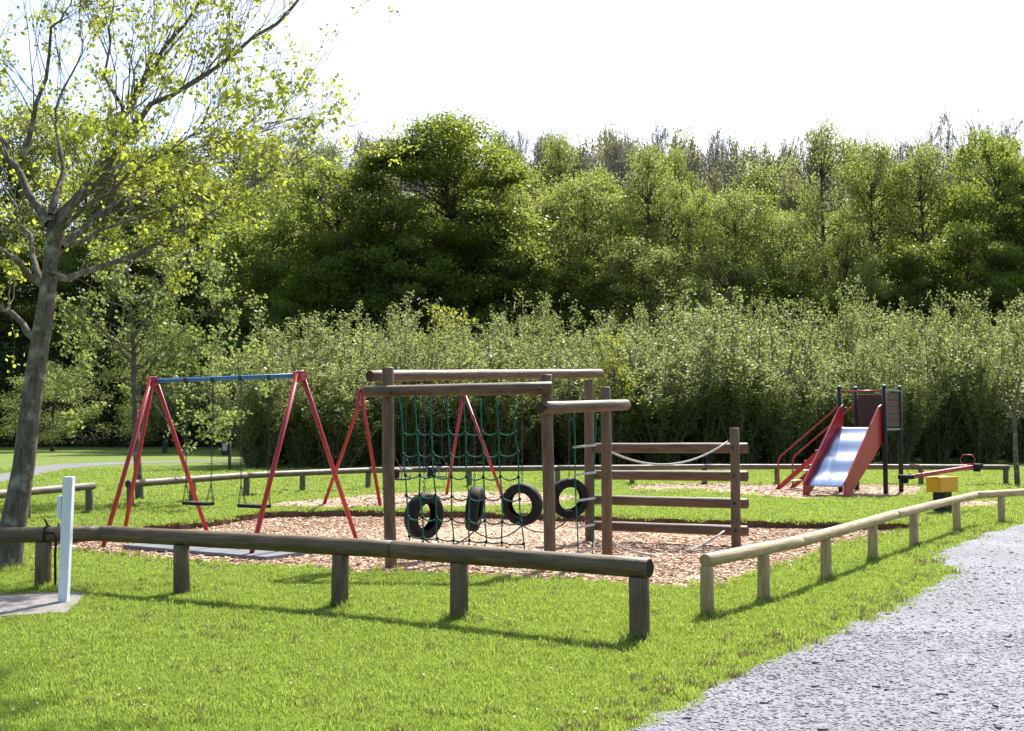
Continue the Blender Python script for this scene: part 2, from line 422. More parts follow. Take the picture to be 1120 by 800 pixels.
# lawn with the sunken chip bed cut out of it
outer = [(-900, -60), (900, -60), (900, 84), (-900, 84)]
extra = [(x, y) for x in range(-60, 61, 6) for y in range(-6, 84, 6)]
vs = [Vector(p) for p in outer + PIT_R + extra]
n0 = len(outer); n1 = n0 + len(PIT_R)
r = delaunay_2d_cdt(vs, [(n0 + i, n0 + (i + 1) % len(PIT_R)) for i in range(len(PIT_R))], [list(range(n0))], 1, 1e-5)
cen = np.array([[sum(r[0][i].x for i in f) / len(f), sum(r[0][i].y for i in f) / len(f)] for f in r[2]])
ins = inside(PIT_R, cen)
me = bpy.data.meshes.new('lawn')
me.from_pydata([(v.x, v.y, 0) for v in r[0]], [], [f for f, q in zip(r[2], ins) if not q])
me.materials.append(M['turf'])
for p_ in me.polygons:
    if p_.normal.z < 0: p_.flip()
tag(link_mesh('lawn', me), kind='structure')
# wooded hillside, one sheet out to the horizon
xs = [-900, -400] + list(range(-150, 151, 10)) + [400, 900]; ys = [84, 90, 96, 102, 110, 118, 126, 136, 150, 180, 260, 500, 1200]
me = bpy.data.meshes.new('hillside')
me.from_pydata([(x, y, hill(x, y) - (.004 if y > 84 else 0)) for y in ys for x in xs], [], [(j * len(xs) + i, j * len(xs) + i + 1, (j + 1) * len(xs) + i + 1, (j + 1) * len(xs) + i) for j in range(len(ys) - 1) for i in range(len(xs) - 1)])
me.materials.append(M['floor']); tag(link_mesh('hillside', me), kind='structure')
# pit floor and its cut edge
r = delaunay_2d_cdt([Vector(p) for p in PIT_R] , [], [list(range(len(PIT_R)))], 1, 1e-5)
me = bpy.data.meshes.new('wood_chip_bed')
me.from_pydata([(v.x, v.y, pit_z(v.y)) for v in r[0]], [], r[2]); me.materials.append(M['chipbed'])
for p_ in me.polygons:
    if p_.normal.z < 0: p_.flip()
tag(link_mesh('wood_chip_bed', me), kind='structure')
V = []; F = []
N = len(PIT_R)
for i, (x, y) in enumerate(PIT_R): V += [(x, y, .002), (x, y, pit_z(y) - .01)]
for i in range(N):
    j = (i + 1) % N; F.append((2 * i, 2 * j, 2 * j + 1, 2 * i + 1))
me = bpy.data.meshes.new('soil_edge'); me.from_pydata(V, [], F); me.materials.append(M['soil'])
tag(link_mesh('soil_edge', me), kind='structure')
sheet('gravel_path', GRAVEL, .006, M['gravel'], 5, .035, .22)
sheet('swing_chip_bed', SWINGBED, .006, M['chipbed'], 6, .09)
sheet('slide_chip_bed', SLIDEBED, .006, M['chipbed'], 7, .09)
sheet('seesaw_chip_bed', SEEBED, .006, M['chipbed'], 8, .06)
sheet('distant_path', FARPATH, .006, M['farpath'], 9, .05, 1.0)
mb = MB(); mb.slab([(p.x, p.y, -.05) for p in reversed(PAD)] if False else [(p.x, p.y, -.05) for p in PAD], (0, 0, .075))
tag(mb.build('concrete_pad', M['concrete'], bevel=.008), kind='structure')

# loose wood chips and slate flakes
def pts_in(poly, dens, ex=0, lim=None):
    a = np.array([(p[0], p[1]) for p in poly]); lo, hi = a.min(0) - ex, a.max(0) + ex
    if lim: lo = np.maximum(lo, lim[0]); hi = np.minimum(hi, lim[1])
    n = int(np.prod(hi - lo) * dens); q = rng.uniform(lo, hi, (n, 2)); return q[inside(poly, q)]
def chips(name, polys, mat, smin, smax, flat, tilt, label):
    cs = []
    for poly, dens, zf, lim in polys:
        q = pts_in(poly, dens, 0, lim)
        z = np.array([zf(y) for y in q[:, 1]]); cs.append(np.column_stack([q, z]))
    c = np.concatenate(cs); n = len(c)
    L = rng.uniform(smin, smax, n) * rng.choice([.7, 1, 1.5], n, p=[.4, .45, .15]); s_ = np.column_stack([L, L * rng.uniform(.3, .7, n), L * rng.uniform(flat * .6, flat, n)])
    ro = np.column_stack([rng.normal(0, tilt, n), rng.normal(0, tilt, n), rng.uniform(0, 6.28, n)])
    c[:, 2] += rng.uniform(.002, .014, n) if 'wood' in name else rng.uniform(.001, .006, n)
    o = link_mesh(name, chips_mesh(name, c, s_, ro, mat)); return tag(o, label, 'chips' if 'chip' in name else 'gravel', None, 'stuff')
chips('wood_chips', [(PIT_R, 430, pit_z, None), (SWINGBED, 90, lambda y: .006, None), (SLIDEBED, 90, lambda y: .006, None), (SEEBED, 90, lambda y: .006, None)],
      M['bark_chip'], .03, .07, .16, .2, 'pinkish tan wood chips loosely covering the play area ground')
chips('slate_chippings', [(GRAVEL_R, 1500, lambda y: .004, ((-.5, 5), (4.5, 9))), (GRAVEL_R, 600, lambda y: .004, ((.5, 9), (9, 13))), (GRAVEL_R, 200, lambda y: .004, ((4, 13), (13, 21)))],
      M['slate'], .010, .028, .14, .05, 'pale grey slate chippings on the curving path at right')
q = pts_in(ragged(GRAVEL, .3, .12, 77), 6, 0, ((-.5, 5), (9, 15))); n = len(q); L = rng.uniform(.025, .065, n)
o = link_mesh('slate_shards', chips_mesh('slate_shards', np.column_stack([q, np.full(n, .012)]), np.column_stack([L, L * .45, L * .14]), np.column_stack([rng.normal(0, .06, n), rng.normal(0, .06, n), rng.uniform(0, 6, n)]), M['shard']))
tag(o, 'larger dark slate shards scattered over the pale path', 'gravel', None, 'stuff')

# grass: tufts on the lawn, one object
lib = bpy.data.collections.new('grass_tuft_library')
def tuft(name, nb, h, rad, mat, wid=.004):
    V = []
    for i in range(nb):
        a = rng.uniform(0, 6.28); rr = rad * math.sqrt(rng.uniform(0, 1)); x, y = rr * math.cos(a), rr * math.sin(a)
        hh = h * rng.uniform(.5, 1.15); w = wid * rng.uniform(.7, 1.3); d = rng.uniform(0, 6.28); b = rng.uniform(.15, .75) * hh
        f = rng.uniform(0, 3.14); wx, wy = w * math.cos(f), w * math.sin(f)
        mx, my = x + math.cos(d) * b * .35, y + math.sin(d) * b * .35; tx, ty = x + math.cos(d) * b, y + math.sin(d) * b
        V.append([(x - wx, y - wy, -.005), (x + wx, y + wy, -.005), (mx + wx * .8, my + wy * .8, hh * .6), (mx - wx * .8, my - wy * .8, hh * .6)])
        V.append([(mx - wx * .8, my - wy * .8, hh * .6), (mx + wx * .8, my + wy * .8, hh * .6), (tx + wx * .15, ty + wy * .15, hh), (tx - wx * .15, ty - wy * .15, hh)])
    o = bpy.data.objects.new(name, quads_mesh(name, np.array(V), mat)); lib.objects.link(o)
for k in range(4): tuft('grass_tuft', 60, .029, .085, M['blade'], .0027)
tuft('grass_tuft', 34, .055, .06, M['blade'], .0035)
tuft('grass_tuft', 26, .045, .07, M['blade_dry'])
def scatter(name, pts, rot, scl, idx, coll):
    me = bpy.data.meshes.new(name); me.from_pydata([tuple(p) for p in pts], [], [])
    a = me.attributes.new('rot', 'FLOAT_VECTOR', 'POINT'); a.data.foreach_set('vector', rot.astype(np.float32).ravel())
    sv = np.column_stack([scl, scl, np.where(scl > 1.2, 1 + (scl - 1.2) * .22, scl)])
    a = me.attributes.new('scl', 'FLOAT_VECTOR', 'POINT'); a.data.foreach_set('vector', sv.astype(np.float32).ravel())
    a = me.attributes.new('pick', 'INT', 'POINT'); a.data.foreach_set('value', idx.astype(np.int32))
    o = link_mesh(name, me)
    g = bpy.data.node_groups.new(name, 'GeometryNodeTree')
    g.interface.new_socket('Geometry', in_out='INPUT', socket_type='NodeSocketGeometry'); g.interface.new_socket('Geometry', in_out='OUTPUT', socket_type='NodeSocketGeometry')
    N_ = g.nodes; gi = N_.new('NodeGroupInput'); go = N_.new('NodeGroupOutput')
    ci = N_.new('GeometryNodeCollectionInfo'); ci.inputs[0].default_value = coll; ci.inputs[1].default_value = True; ci.inputs[2].default_value = True
    ip = N_.new('GeometryNodeInstanceOnPoints'); ip.inputs['Pick Instance'].default_value = True
    def att(nm, ty):
        x = N_.new('GeometryNodeInputNamedAttribute'); x.data_type = ty; x.inputs[0].default_value = nm; return x.outputs[0]
    L_ = g.links
    L_.new(gi.outputs[0], ip.inputs['Points']); L_.new(ci.outputs[0], ip.inputs['Instance'])
    L_.new(att('pick', 'INT'), ip.inputs['Instance Index']); L_.new(att('rot', 'FLOAT_VECTOR'), ip.inputs['Rotation']); L_.new(att('scl', 'FLOAT_VECTOR'), ip.inputs['Scale'])
    L_.new(ip.outputs[0], go.inputs[0])
    m = o.modifiers.new('scatter', 'NODES'); m.node_group = g
    return o
P_, SC = [], []
for y0, y1, dens, sc in ((5.0, 8.5, 520, .9), (8.5, 12.5, 400, 1.0), (12.5, 18, 120, 1.35), (18, 26, 55, 1.9), (26, 42, 16, 2.7)):
    w = .47 * y1 + 1.5; n = int(2 * w * (y1 - y0) * dens)
    q = np.column_stack([rng.uniform(-w, w, n), rng.uniform(y0, y1, n)])
    q = q[np.abs(q[:, 0]) < .47 * q[:, 1] + 1.5]
    P_.append(q); SC.append(np.full(len(q), sc))
q = np.concatenate(P_); sc = np.concatenate(SC)
ex = np.zeros(len(q), bool)
jit = q + rng.normal(0, .05, q.shape)
for poly in (PIT_R, GRAVEL_R, SWINGBED, SLIDEBED, SEEBED, PAD, FARPATH): ex |= inside(poly, jit)
q, sc = q[~ex], sc[~ex]
n = len(q)
# worn, thinner grass along the gravel edge
hgt = .75 + .5 * rng.random(n)
pk = rng.choice([0, 1, 2, 3, 4, 5], n, p=[.24, .24, .23, .23, .05, .01])
ge = np.array(GRAVEL_R)[:60]
dmin = np.full(n, 9.0)
near = q[:, 0] > -1.5
for g_ in ge: dmin[near] = np.minimum(dmin[near], np.hypot(q[near, 0] - g_[0], q[near, 1] - g_[1]))
thin = (dmin < .28) & (rng.random(n) < .55 * (1 - dmin / .28) + .1)
pk[(dmin < .35) & (rng.random(n) < .12)] = 5
q, sc, hgt, pk = q[~thin], sc[~thin], hgt[~thin], pk[~thin]; n = len(q)
g = scatter('grass', np.column_stack([q, np.zeros(n)]), np.column_stack([rng.normal(0, .12, n), rng.normal(0, .12, n), rng.uniform(0, 6.28, n)]), sc * hgt, pk, lib)
tag(g, 'short bright green grass growing over the lawn', 'grass', None, 'stuff')
# daisies
lib2 = bpy.data.collections.new('daisy_library')
mdz = paint_mat('daisy_petal', (.8, .8, .78), (.7, .7, .68), .7, .2); mdd = paint_mat('dandelion_petal', (.75, .45, .02), (.65, .38, .02), .7, .2)
for mm, rr in ((mdz, .011), (mdd, .016)):
    mb = MB(); mb.tube([(0, 0, .055), (0, 0, .06)], [rr, rr * .9], 8); mb.tube([(0, 0, 0), (0, 0, .055)], .0015, 4, mi=1)
    o = mb.build('flower_head', [mm, M['blade']]); C.objects.unlink(o); lib2.objects.link(o)
w = 9; q = np.column_stack([rng.uniform(-8, 8, 420), rng.uniform(5.5, 19, 420)]); q = q[np.abs(q[:, 0]) < .5 * q[:, 1]]
ex = np.zeros(len(q), bool)
for poly in (PIT_R, GRAVEL_R, PAD): ex |= inside(poly, q)
q = q[~ex]; n = len(q)
o = scatter('daisies', np.column_stack([q, np.zeros(n)]), np.zeros((n, 3)), rng.uniform(.45, .8, n), (rng.random(n) < .06).astype(int), lib2)
tag(o, 'tiny white daisies dotted through the lawn', 'flowers', None, 'stuff')

# ------------------------------------------------------------ low log fences
def rail_fence(label, posts, rail_pts, r_rail, r_post, mats, joints, zr, group='low log rail fences round the play areas', ztop=None):
    b = posts[0]
    root = thing('log_rail_fence', label, 'fence', (b[0], b[1], 0), 0, group)
    for (x, y) in posts:
        m = MB(); lean = random.uniform(-.01, .01)
        m.log((x, y, -.1), (x + lean, y + lean, zr - r_rail + .012), r_post, r_post * .97)
        m.build('post', mats, root, True)
    for a, b2 in zip(rail_pts[:-1], rail_pts[1:]):
        a, b2 = Vector(a), Vector(b2); d = (b2 - a).normalized()
        m = MB(); m.log(a + d * .004, b2 - d * .004, r_rail * random.uniform(.97, 1.03), r_rail * random.uniform(.95, 1.02), 22)
        m.build('rail', mats, root, True)
    return root
def v2(v, z): return (v[0], v[1], z)
fp = [G(48, 641), G(200, 647), G(372, 662), G(502, 673), G(700, 703)]
fz = .535
# rail meets the sight points of the photograph at its own height
fr = [G(-260, 592, fz), G(112, 583.5, fz), G(430, 601, fz), G(711, 622, fz)]
def on_line(p, pts):                     # nearest point of the polyline in plan
    best = None
    for a, b in zip(pts[:-1], pts[1:]):
        a, b, q = Vector(a[:2]), Vector(b[:2]), Vector(p[:2]); t = max(0, min(1, (q - a).dot(b - a) / (b - a).length_squared)); c = a + (b - a) * t
        if best is None or (c - q).length < best[0]: best = ((c - q).length, c)
    return best[1]
def by_px(px, pts):                      # where a polyline crosses the sight line through column px
    k = (px - 560) / 1260
    for a, b in zip(pts[:-1], pts[1:]):
        # x = k*(y c + z-ish); pitch is small, use the forward distance
        fa = a[0] - k * (a[1] * math.cos(PITCH) + (a[2] - EYE) * math.sin(PITCH)); fb = b[0] - k * (b[1] * math.cos(PITCH) + (b[2] - EYE) * math.sin(PITCH))
        if fa * fb <= 0: t = fa / (fa - fb); return a.lerp(b, t)
    return on_line(G(px, 600), pts)
posts1 = [by_px(x, fr) for x in (-190, 48, 200, 372, 502)] + [fr[-1] + (fr[-2] - fr[-1]).normalized() * .09]
rail_fence('dark mossy log rail across the foreground lawn in front of the swings', [(p[0], p[1]) for p in posts1], fr, .077, .077, [M['dark_log'], M['dark_end']], None, fz)
rz = .475
rr_ = [G(770, 613.5, rz), G(875, 592.5, rz), G(979, 563, rz), G(1066, 542, rz), G(1128, 538, rz), G(1230, 533, rz)]
posts2 = [rr_[0] + (rr_[1] - rr_[0]).normalized() * .06] + [by_px(x, rr_) for x in (835, 903, 954, 999, 1046, 1095, 1150, 1200)]
rail_fence('pale new log rail running beside the gravel path', [(p[0], p[1]) for p in posts2], rr_, .058, .058, [M['pale_log'], M['pale_end']], None, rz)
bz = .47
bp = [Vector((-7.35, 22.3, bz)), Vector((-6.65, 24.1, bz)), Vector((-5.95, 25.9, bz)), Vector((-5.0, 27.6, bz)), Vector((-3.6, 28.9, bz)), Vector((-1.1, 29.8, bz)), Vector((1.2, 30.3, bz)), Vector((3.2, 30.8, bz)), Vector((5.2, 31.2, bz)), Vector((7.2, 31.4, bz)), Vector((9.1, 31.3, bz)), Vector((11.0, 31.1, bz)), Vector((13.15, 30.8, bz))]
brl = [bp[0] - Vector((.02, .15, 0)), bp[2], bp[4], bp[6], bp[8], bp[10], bp[12] + Vector((.1, 0, 0))]
rail_fence('long grey log rail passing behind the swings and slide', [(p[0], p[1]) for p in bp], brl, .072, .07, [M['grey_log'], M['log_end']], None, bz)
lz = .5
lp = [Vector((-7.6, 20.8, lz)), Vector((-8.0, 19.1, lz)), Vector((-8.4, 17.3, lz)), Vector((-8.9, 15.4, lz))]
rail_fence('short dark log rail at the left edge behind the tree trunk', [(p[0], p[1]) for p in lp], [lp[0] + Vector((.03, .12, 0)), lp[1] + Vector((-.05, -.2, 0)), lp[3]], .07, .07, [M['grey_log'], M['log_end']], None, lz)

# longer unmown grass round the feet of the posts and the trunk
lib3 = bpy.data.collections.new('long_tuft_library'); lib_ = lib; lib = lib3
for k in range(3): tuft('long_tuft', 30, .10, .05, M['blade'], .0035)
tuft('long_tuft', 24, .085, .05, M['blade_dry'], .003)
lib = lib_
Q = []
for p_ in posts1 + posts2 + bp + lp:
    for k in range(16): a_ = rng.uniform(0, 6.28); r_ = rng.uniform(.05, .16); Q.append((p_[0] + r_ * math.cos(a_), p_[1] + r_ * math.sin(a_), 0))
mp_ = G(4, 624)
for k in range(110): a_ = rng.uniform(0, 6.28); r_ = rng.uniform(.15, .42); Q.append((mp_.x + r_ * math.cos(a_), mp_.y + r_ * math.sin(a_), 0))
for x_, y_ in ragged(PIT, .05, .04, 15):
    if rng.random() < .5: Q.append((x_, y_ + .05, 0))
for k in range(40): q_ = G(66 + rng.normal(0, 34), 648 + rng.uniform(-2, 1)); Q.append(tuple(q_))
Q = np.array(Q); n = len(Q)
tag(scatter('long_grass', Q, np.column_stack([rng.normal(0, .2, n), rng.normal(0, .2, n), rng.uniform(0, 6.28, n)]), rng.uniform(.45, 1.05, n), rng.choice([0, 1, 2, 3], n, p=[.3, .3, .28, .12]), lib3), 'longer uncut grass tufts round the fence posts and chip bed edge', 'grass', None, 'stuff')

# ------------------------------------------------------------ climbing frame
LM = [M['log'], M['log_end']]
PA, PB, PC, PD, PE = (Vector((-1.40, 13.4, 0)), Vector((.43, 13.25, 0)), Vector((1.18, 14.25, 0)), Vector((1.14, 16.9, 0)), Vector((3.08, 15.9, 0)))
cf = thing('climbing_frame', 'brown log climbing frame of tall posts, top beams and stacked horizontal logs', 'climbing frame', (.5, 14.5, 0))
def cpost(p, top, r=.066, lean=(0, 0)):
    m = MB(); m.log((p.x, p.y, pit_z(p.y) - .1), (p.x + lean[0], p.y + lean[1], top), r * 1.03, r); return m.build('post', LM, cf, True)
cpost(PA, 2.27, .068, (-.05, 0)); cpost(PB, 2.18, .068, (-.03, 0)); cpost(PC, 2.07, .064, (-.03, 0)); cpost(PD, 2.26, .068, (-.02, 0)); cpost(PE, 1.56, .064, (-.02, 0))
def clog(name, a, b, r, r2=None, sag=0):
    m = MB(); m.log(a, b, r, r2, sag=sag); return m.build(name, LM, cf, True)
b1a, b1b = P(404, 411.5, 13.55), P(657, 408.5, 17.1)
clog('beam', b1a, b1b, .070, .062)
b2a, b2b = P(398, 428.5, 13.28), P(604, 424.5, 13.1)
clog('beam', b2a, b2b, .066, .074)
b3a, b3b = P(591, 446.5, 13.02), P(686, 443, 14.15)
clog('beam', b3a, b3b, .074, .066)
for (y0, y1) in ((490, 490.2), (519.5, 521), (546.6, 551), (575, 581)):
    clog('horizontal_log', P(646, y0, 16.86 + .10), P(818, y1, 15.86 + .16), .070, .074)
for q in (P(428, 430, 13.2), P(590, 426, 13.02), P(597, 446, 12.94), P(668, 443, 13.9), P(801, 490, 15.82), P(802.5, 521, 15.82), P(803.5, 551, 15.82), P(804.5, 581, 15.82)):
    m = MB(); m.tube([q + Vector((0, .03, 0)), q + Vector((0, -.006, 0)), q + Vector((0, -.014, 0))], [.022, .022, .012], 8); m.build('bolt', M['knot'], cf, True)
# cargo net
net = thing('cargo_net', 'green rope cargo net hanging from the front log beam', 'net', (-.6, 13.2, 0))
TX = [(437, 448), (453.5, 463), (470, 478), (489, 496), (507, 514), (525, 532), (543, 550.5), (562, 572)]
rowsL = [472.6, 496.5, 519.5, 541, 565.5, 587]; rowsR = [473, 496.5, 522, 546, 571.5, 595]
def netp(i, f):                     # f 0 at beam .. 1 at the last row
    x = TX[i][0] + (TX[i][1] - TX[i][0]) * f; return x
kn = {}
YN = 13.2
for j in range(6):
    for i in range(8):
        f = (rowsL[j] - 434) / (590 - 434); y = rowsL[j] + (rowsR[j] - rowsL[j]) * i / 7
        kn[i, j] = P(netp(i, f) + rng.normal(0, .5), y + rng.normal(0, .6), YN + .03 * math.sin(i + j))
for i in range(8):
    m = MB(); top = P(TX[i][0], 431.5, YN)
    pts = [top] + [kn[i, j] for j in range(6)] + [kn[i, 5] + Vector((.02 * math.sin(i), 0, -.05 - .06 * (i % 3 == 1)))]
    pp = []
    for a, b in zip(pts[:-1], pts[1:]):
        for t_ in (0, .5): pp.append(a.lerp(b, t_) + Vector((.006 * math.sin(i * 3 + len(pp)), 0, 0)))
    pp.append(pts[-1]); m.tube(pp, .0095, 6); m.build('vertical_rope', M['rope'], net, True)
for j in range(6):
    m = MB(); pp = []
    for i in range(7):
        a, b = kn[i, j], kn[i + 1, j]
        for t_ in (0, .2, .4, .6, .8): pp.append(a.lerp(b, t_) + Vector((0, 0, -.15 * t_ * (1 - t_))) * (1 if j < 5 else .4))
    pp.append(kn[7, j]); m.tube(pp, .0095, 6); m.build('horizontal_rope', M['rope'], net, True)
for k_, p in kn.items():
    m = MB(); m.tube([p - Vector((.012, 0, .016)), p - Vector((.004, 0, .006)), p + Vector((.004, 0, .006)), p + Vector((.012, 0, .016))], [.009, .019, .019, .009], 8)
    m.build('rope_clamp', M['knot'], net, True)
# rope ladder
lad = thing('rope_ladder', 'green rope ladder with pale rungs hanging beside the net frame', 'ladder', (.8, 13.6, 0))
LT, LB = (P(627.5, 449, 13.55), P(651.5, 449, 13.75)), (P(632, 609, 13.5), P(648, 607, 13.65))
for s in (0, 1):
    m = MB(); m.tube([LT[s].lerp(LB[s], t_) + Vector((.006 * math.sin(t_ * 9 + s), 0, 0)) for t_ in np.linspace(0, 1, 10)], .009, 6); m.build('side_rope', M['rope'], lad, True)
for y in (489.5, 519.7, 548, 577, 604):
    f = (y - 449) / 159; a, b = LT[0].lerp(LB[0], f), LT[1].lerp(LB[1], f); d = (b - a).normalized() * .02
    m = MB(); m.tube([a - d, b + d + Vector((0, 0, .02))], .014, 10); m.build('rung', M['white_rope'], lad, True)
# chain of links
def chain(m, a, b, sag=0, link=.042, r=.0045, n=4, swell=.011):
    a, b = Vector(a), Vector(b); L = (b - a).length; N_ = max(2, int(L / link)); d = (b - a).normalized()
    s1 = d.cross(Vector((0, 1, .1))).normalized(); s2 = d.cross(s1).normalized()
    for i in range(N_):
        t0 = (i + .5) / N_; c = a.lerp(b, t0) - Vector((0, 0, sag * 4 * t0 * (1 - t0))); side = s1 if i % 2 else s2
        hl = L / N_ * .62
        ring = [c + d * hl, c + d * hl * .5 + side * swell, c - d * hl * .5 + side * swell, c - d * hl, c - d * hl * .5 - side * swell, c + d * hl * .5 - side * swell, c + d * hl]
        m.tube(ring, r, n, False)
# tyres
def tyre_mesh(R0=.29, w=.085, n=40):
    m = MB(); prof = []
    pr = [(-.085, .165), (-.098, .19), (-.104, .23), (-.092, .268), (-.07, .284), (-.03, .29), (.03, .29), (.07, .284), (.092, .268), (.104, .23), (.098, .19), (.085, .165), (.07, .17), (.085, .2), (.09, .235), (.075, .262), (.03, .275), (-.03, .275), (-.075, .262), (-.09, .235), (-.085, .2), (-.07, .17)]
    for i in range(n):
        a = 2 * PI * i / n
        for (h, r) in pr:
            if r > .28: r -= .004 if i % 2 else 0
            m.v.append((r * math.cos(a), h * .8, r * math.sin(a)))
    K = len(pr)
    for i in range(n):
        for k in range(K):
            j, l = (i + 1) % n, (k + 1) % K
            m.face((i * K + k, i * K + l, j * K + l, j * K + k), ((0, 0), (1, 0), (1, 1), (0, 1)), 0, True)
    return m
tl = ('first tyre from the left, turned at an angle behind the rope net', 'edge-on black tyre, second from the left behind the rope net', 'black tyre seen face-on behind the right part of the rope net', 'rightmost black tyre hanging between the log post and rope ladder')
ts = [(464, 564.6, 14.15, 48, .0), (519, 556.7, 14.9, 82, 0), (571, 551.8, 15.65, -22, 0), (622.5, 545, 16.45, 12, 0)]
bots = []
for (px, py, Y, a, _), lb in zip(ts, tl):
    c = P(px, py, Y); root = thing('tyre_swing', lb, 'tyre', (c.x, c.y, c.z), 0, 'tyres slung from the back beam')
    o = tyre_mesh().build('tyre', M['rubber'], root); o.rotation_euler = (R(6), R(-8), R(a))
    tt = (Vector((c.x, c.y, 0)) - Vector((b1a.x, b1a.y, 0))).length / (Vector((b1b.x, b1b.y, 0)) - Vector((b1a.x, b1a.y, 0))).length
    bz_ = b1a.lerp(b1b, tt).z - .05
    m = MB(); chain(m, (0, 0, .27), (0, 0, bz_ - c.z)); m.build('chain', M['chain'], root)
    bots.append(c + Vector((0, 0, -.285)))
m = MB()
sidep = [PA + Vector((0, 0, .25)), *bots, PD + Vector((0, 0, .3))]
for a, b in zip(sidep[:-1], sidep[1:]):
    m.tube([a.lerp(b, t_) - Vector((0, 0, .16 * 4 * t_ * (1 - t_) * min(1, (b - a).length / 1.2))) for t_ in np.linspace(0, 1, 9)], .009, 6)
tag(m.build('tether_rope', M['dark_rope']), 'dark rope looping under the four tyres between the posts', 'rope')
# hand ropes
def rope(name, pts, r, mat, label):
    m = MB(); m.tube(pts, r, 8); return tag(m.build(name, mat), label, 'rope', 'ropes strung along the log wall')
def cat(a, b, sag, n=16): return [a.lerp(b, t_) - Vector((0, 0, sag * 4 * t_ * (1 - t_))) for t_ in np.linspace(0, 1, n)]
rope('hand_rope', cat(P(663, 492, 14.2), P(796, 483, 15.8), .245), .013, M['white_rope'], 'pale sagging rope strung across the upper horizontal logs')
rope('foot_rope', cat(P(664, 590, 14.25), P(792, 581, 15.7), .26), .013, M['white_rope'], 'lower pale rope sagging almost to the wood chips')
# ------------------------------------------------------------ swings
def aframe(m_, apex, feet, r=.033):
    pass
sw = thing('swing_set', 'red swing set with blue crossbar and two flat black seats', 'swing set', (-4.0, 16.0, 0))
apL, apR = P(168, 417, 16.7), P(328, 411, 15.35)
ftL = [G(113, 594, -.02), G(227, 580, -.03)]; ftR = [G(274, 606, -.02), G(391, 590, -.03)]
bd = (apR - apL).normalized()
for ap, fts, sgn in ((apL, ftL, -1), (apR, ftR, 1)):
    for k, f in enumerate(fts):
        pd = (f - ap).normalized(); out = Vector((f.x - ap.x, f.y - ap.y, 0)).normalized()
        m = MB(); m.tube([ap + out * .045 + Vector((0, 0, .02)), f - Vector((0, 0, .05))], .032, 14); leg = m.build('leg', M['red'], sw, True)
        for fr_ in (.3, .33):
            m = MB(); q = ap.lerp(f, fr_); m.tube([q + Vector((0, -.036, 0)), q + Vector((0, -.045, 0))], .010, 8)
            m.build('bolt', M['cap'], leg, False).location = -Vector(sw.location)
    m = MB(); m.tube([ap - bd * .07, ap + bd * .07], .068, 16); m.build('end_bracket', M['red'], sw, True)
m = MB(); m.tube([apL + Vector((-.02, .02, 0)), G(136, 583, -.02)], .030, 14); m.build('brace_leg', M['red'], sw, True)
m = MB(); m.tube([apL + bd * .07, apR - bd * .07], .032, 16); m.build('crossbar', M['blue'], sw, True)
def flat_swing(fr_, label):
    c = apL.lerp(apR, fr_); sz = .50
    root = thing('hanging_swing', label, 'swing', (c.x, c.y, sz), 0, 'flat swing seats on the left swing set')
    ang = math.atan2(bd.y, bd.x); root.rotation_euler = (0, 0, ang)
    m = MB(); m.box((0, 0, 0), (.46, .18, .045)); m.build('seat', M['rubber'], root, bevel=.012)
    h = c.z - sz - .03
    for s in (-1, 1):
        m = MB(); chain(m, (s * .24, 0, .27), (s * .26, 0, h))
        for q in (-1, 1): chain(m, (s * .22, q * .07, .015), (s * .24, 0, .27))
        m.build('chain', M['chain'], root)
        m = MB(); m.box((s * .26, 0, h + .02), (.05, .085, .075)); m.build('hanger', M['chain'], root, bevel=.01)
flat_swing(.335, 'black flat swing seat on chains, left one of the red and blue set')
flat_swing(.715, 'black flat swing seat on chains, right one of the red and blue set')
# rubber mat
e1 = (G(290, 608) - G(134, 595)).normalized(); e2 = Vector((-e1.y, e1.x, 0)); o0 = G(134, 595)
for k, (a, b) in enumerate(((0, 1.28), (1.31, 2.65))):
    m = MB(); q = [o0 + e1 * a, o0 + e1 * b, o0 + e1 * b + e2 * 1.7, o0 + e1 * a + e2 * 1.7]
    m.slab([(p.x, p.y, -.06) for p in q], (0, 0, .048)); tag(m.build('rubber_mat', M['mat'], bevel=.006), ('left' if k == 0 else 'right') + ' grey rubber safety mat on the chips beneath the ' + ('left' if k == 0 else 'right') + ' swing seat', 'mat', 'rubber mats under the swings')
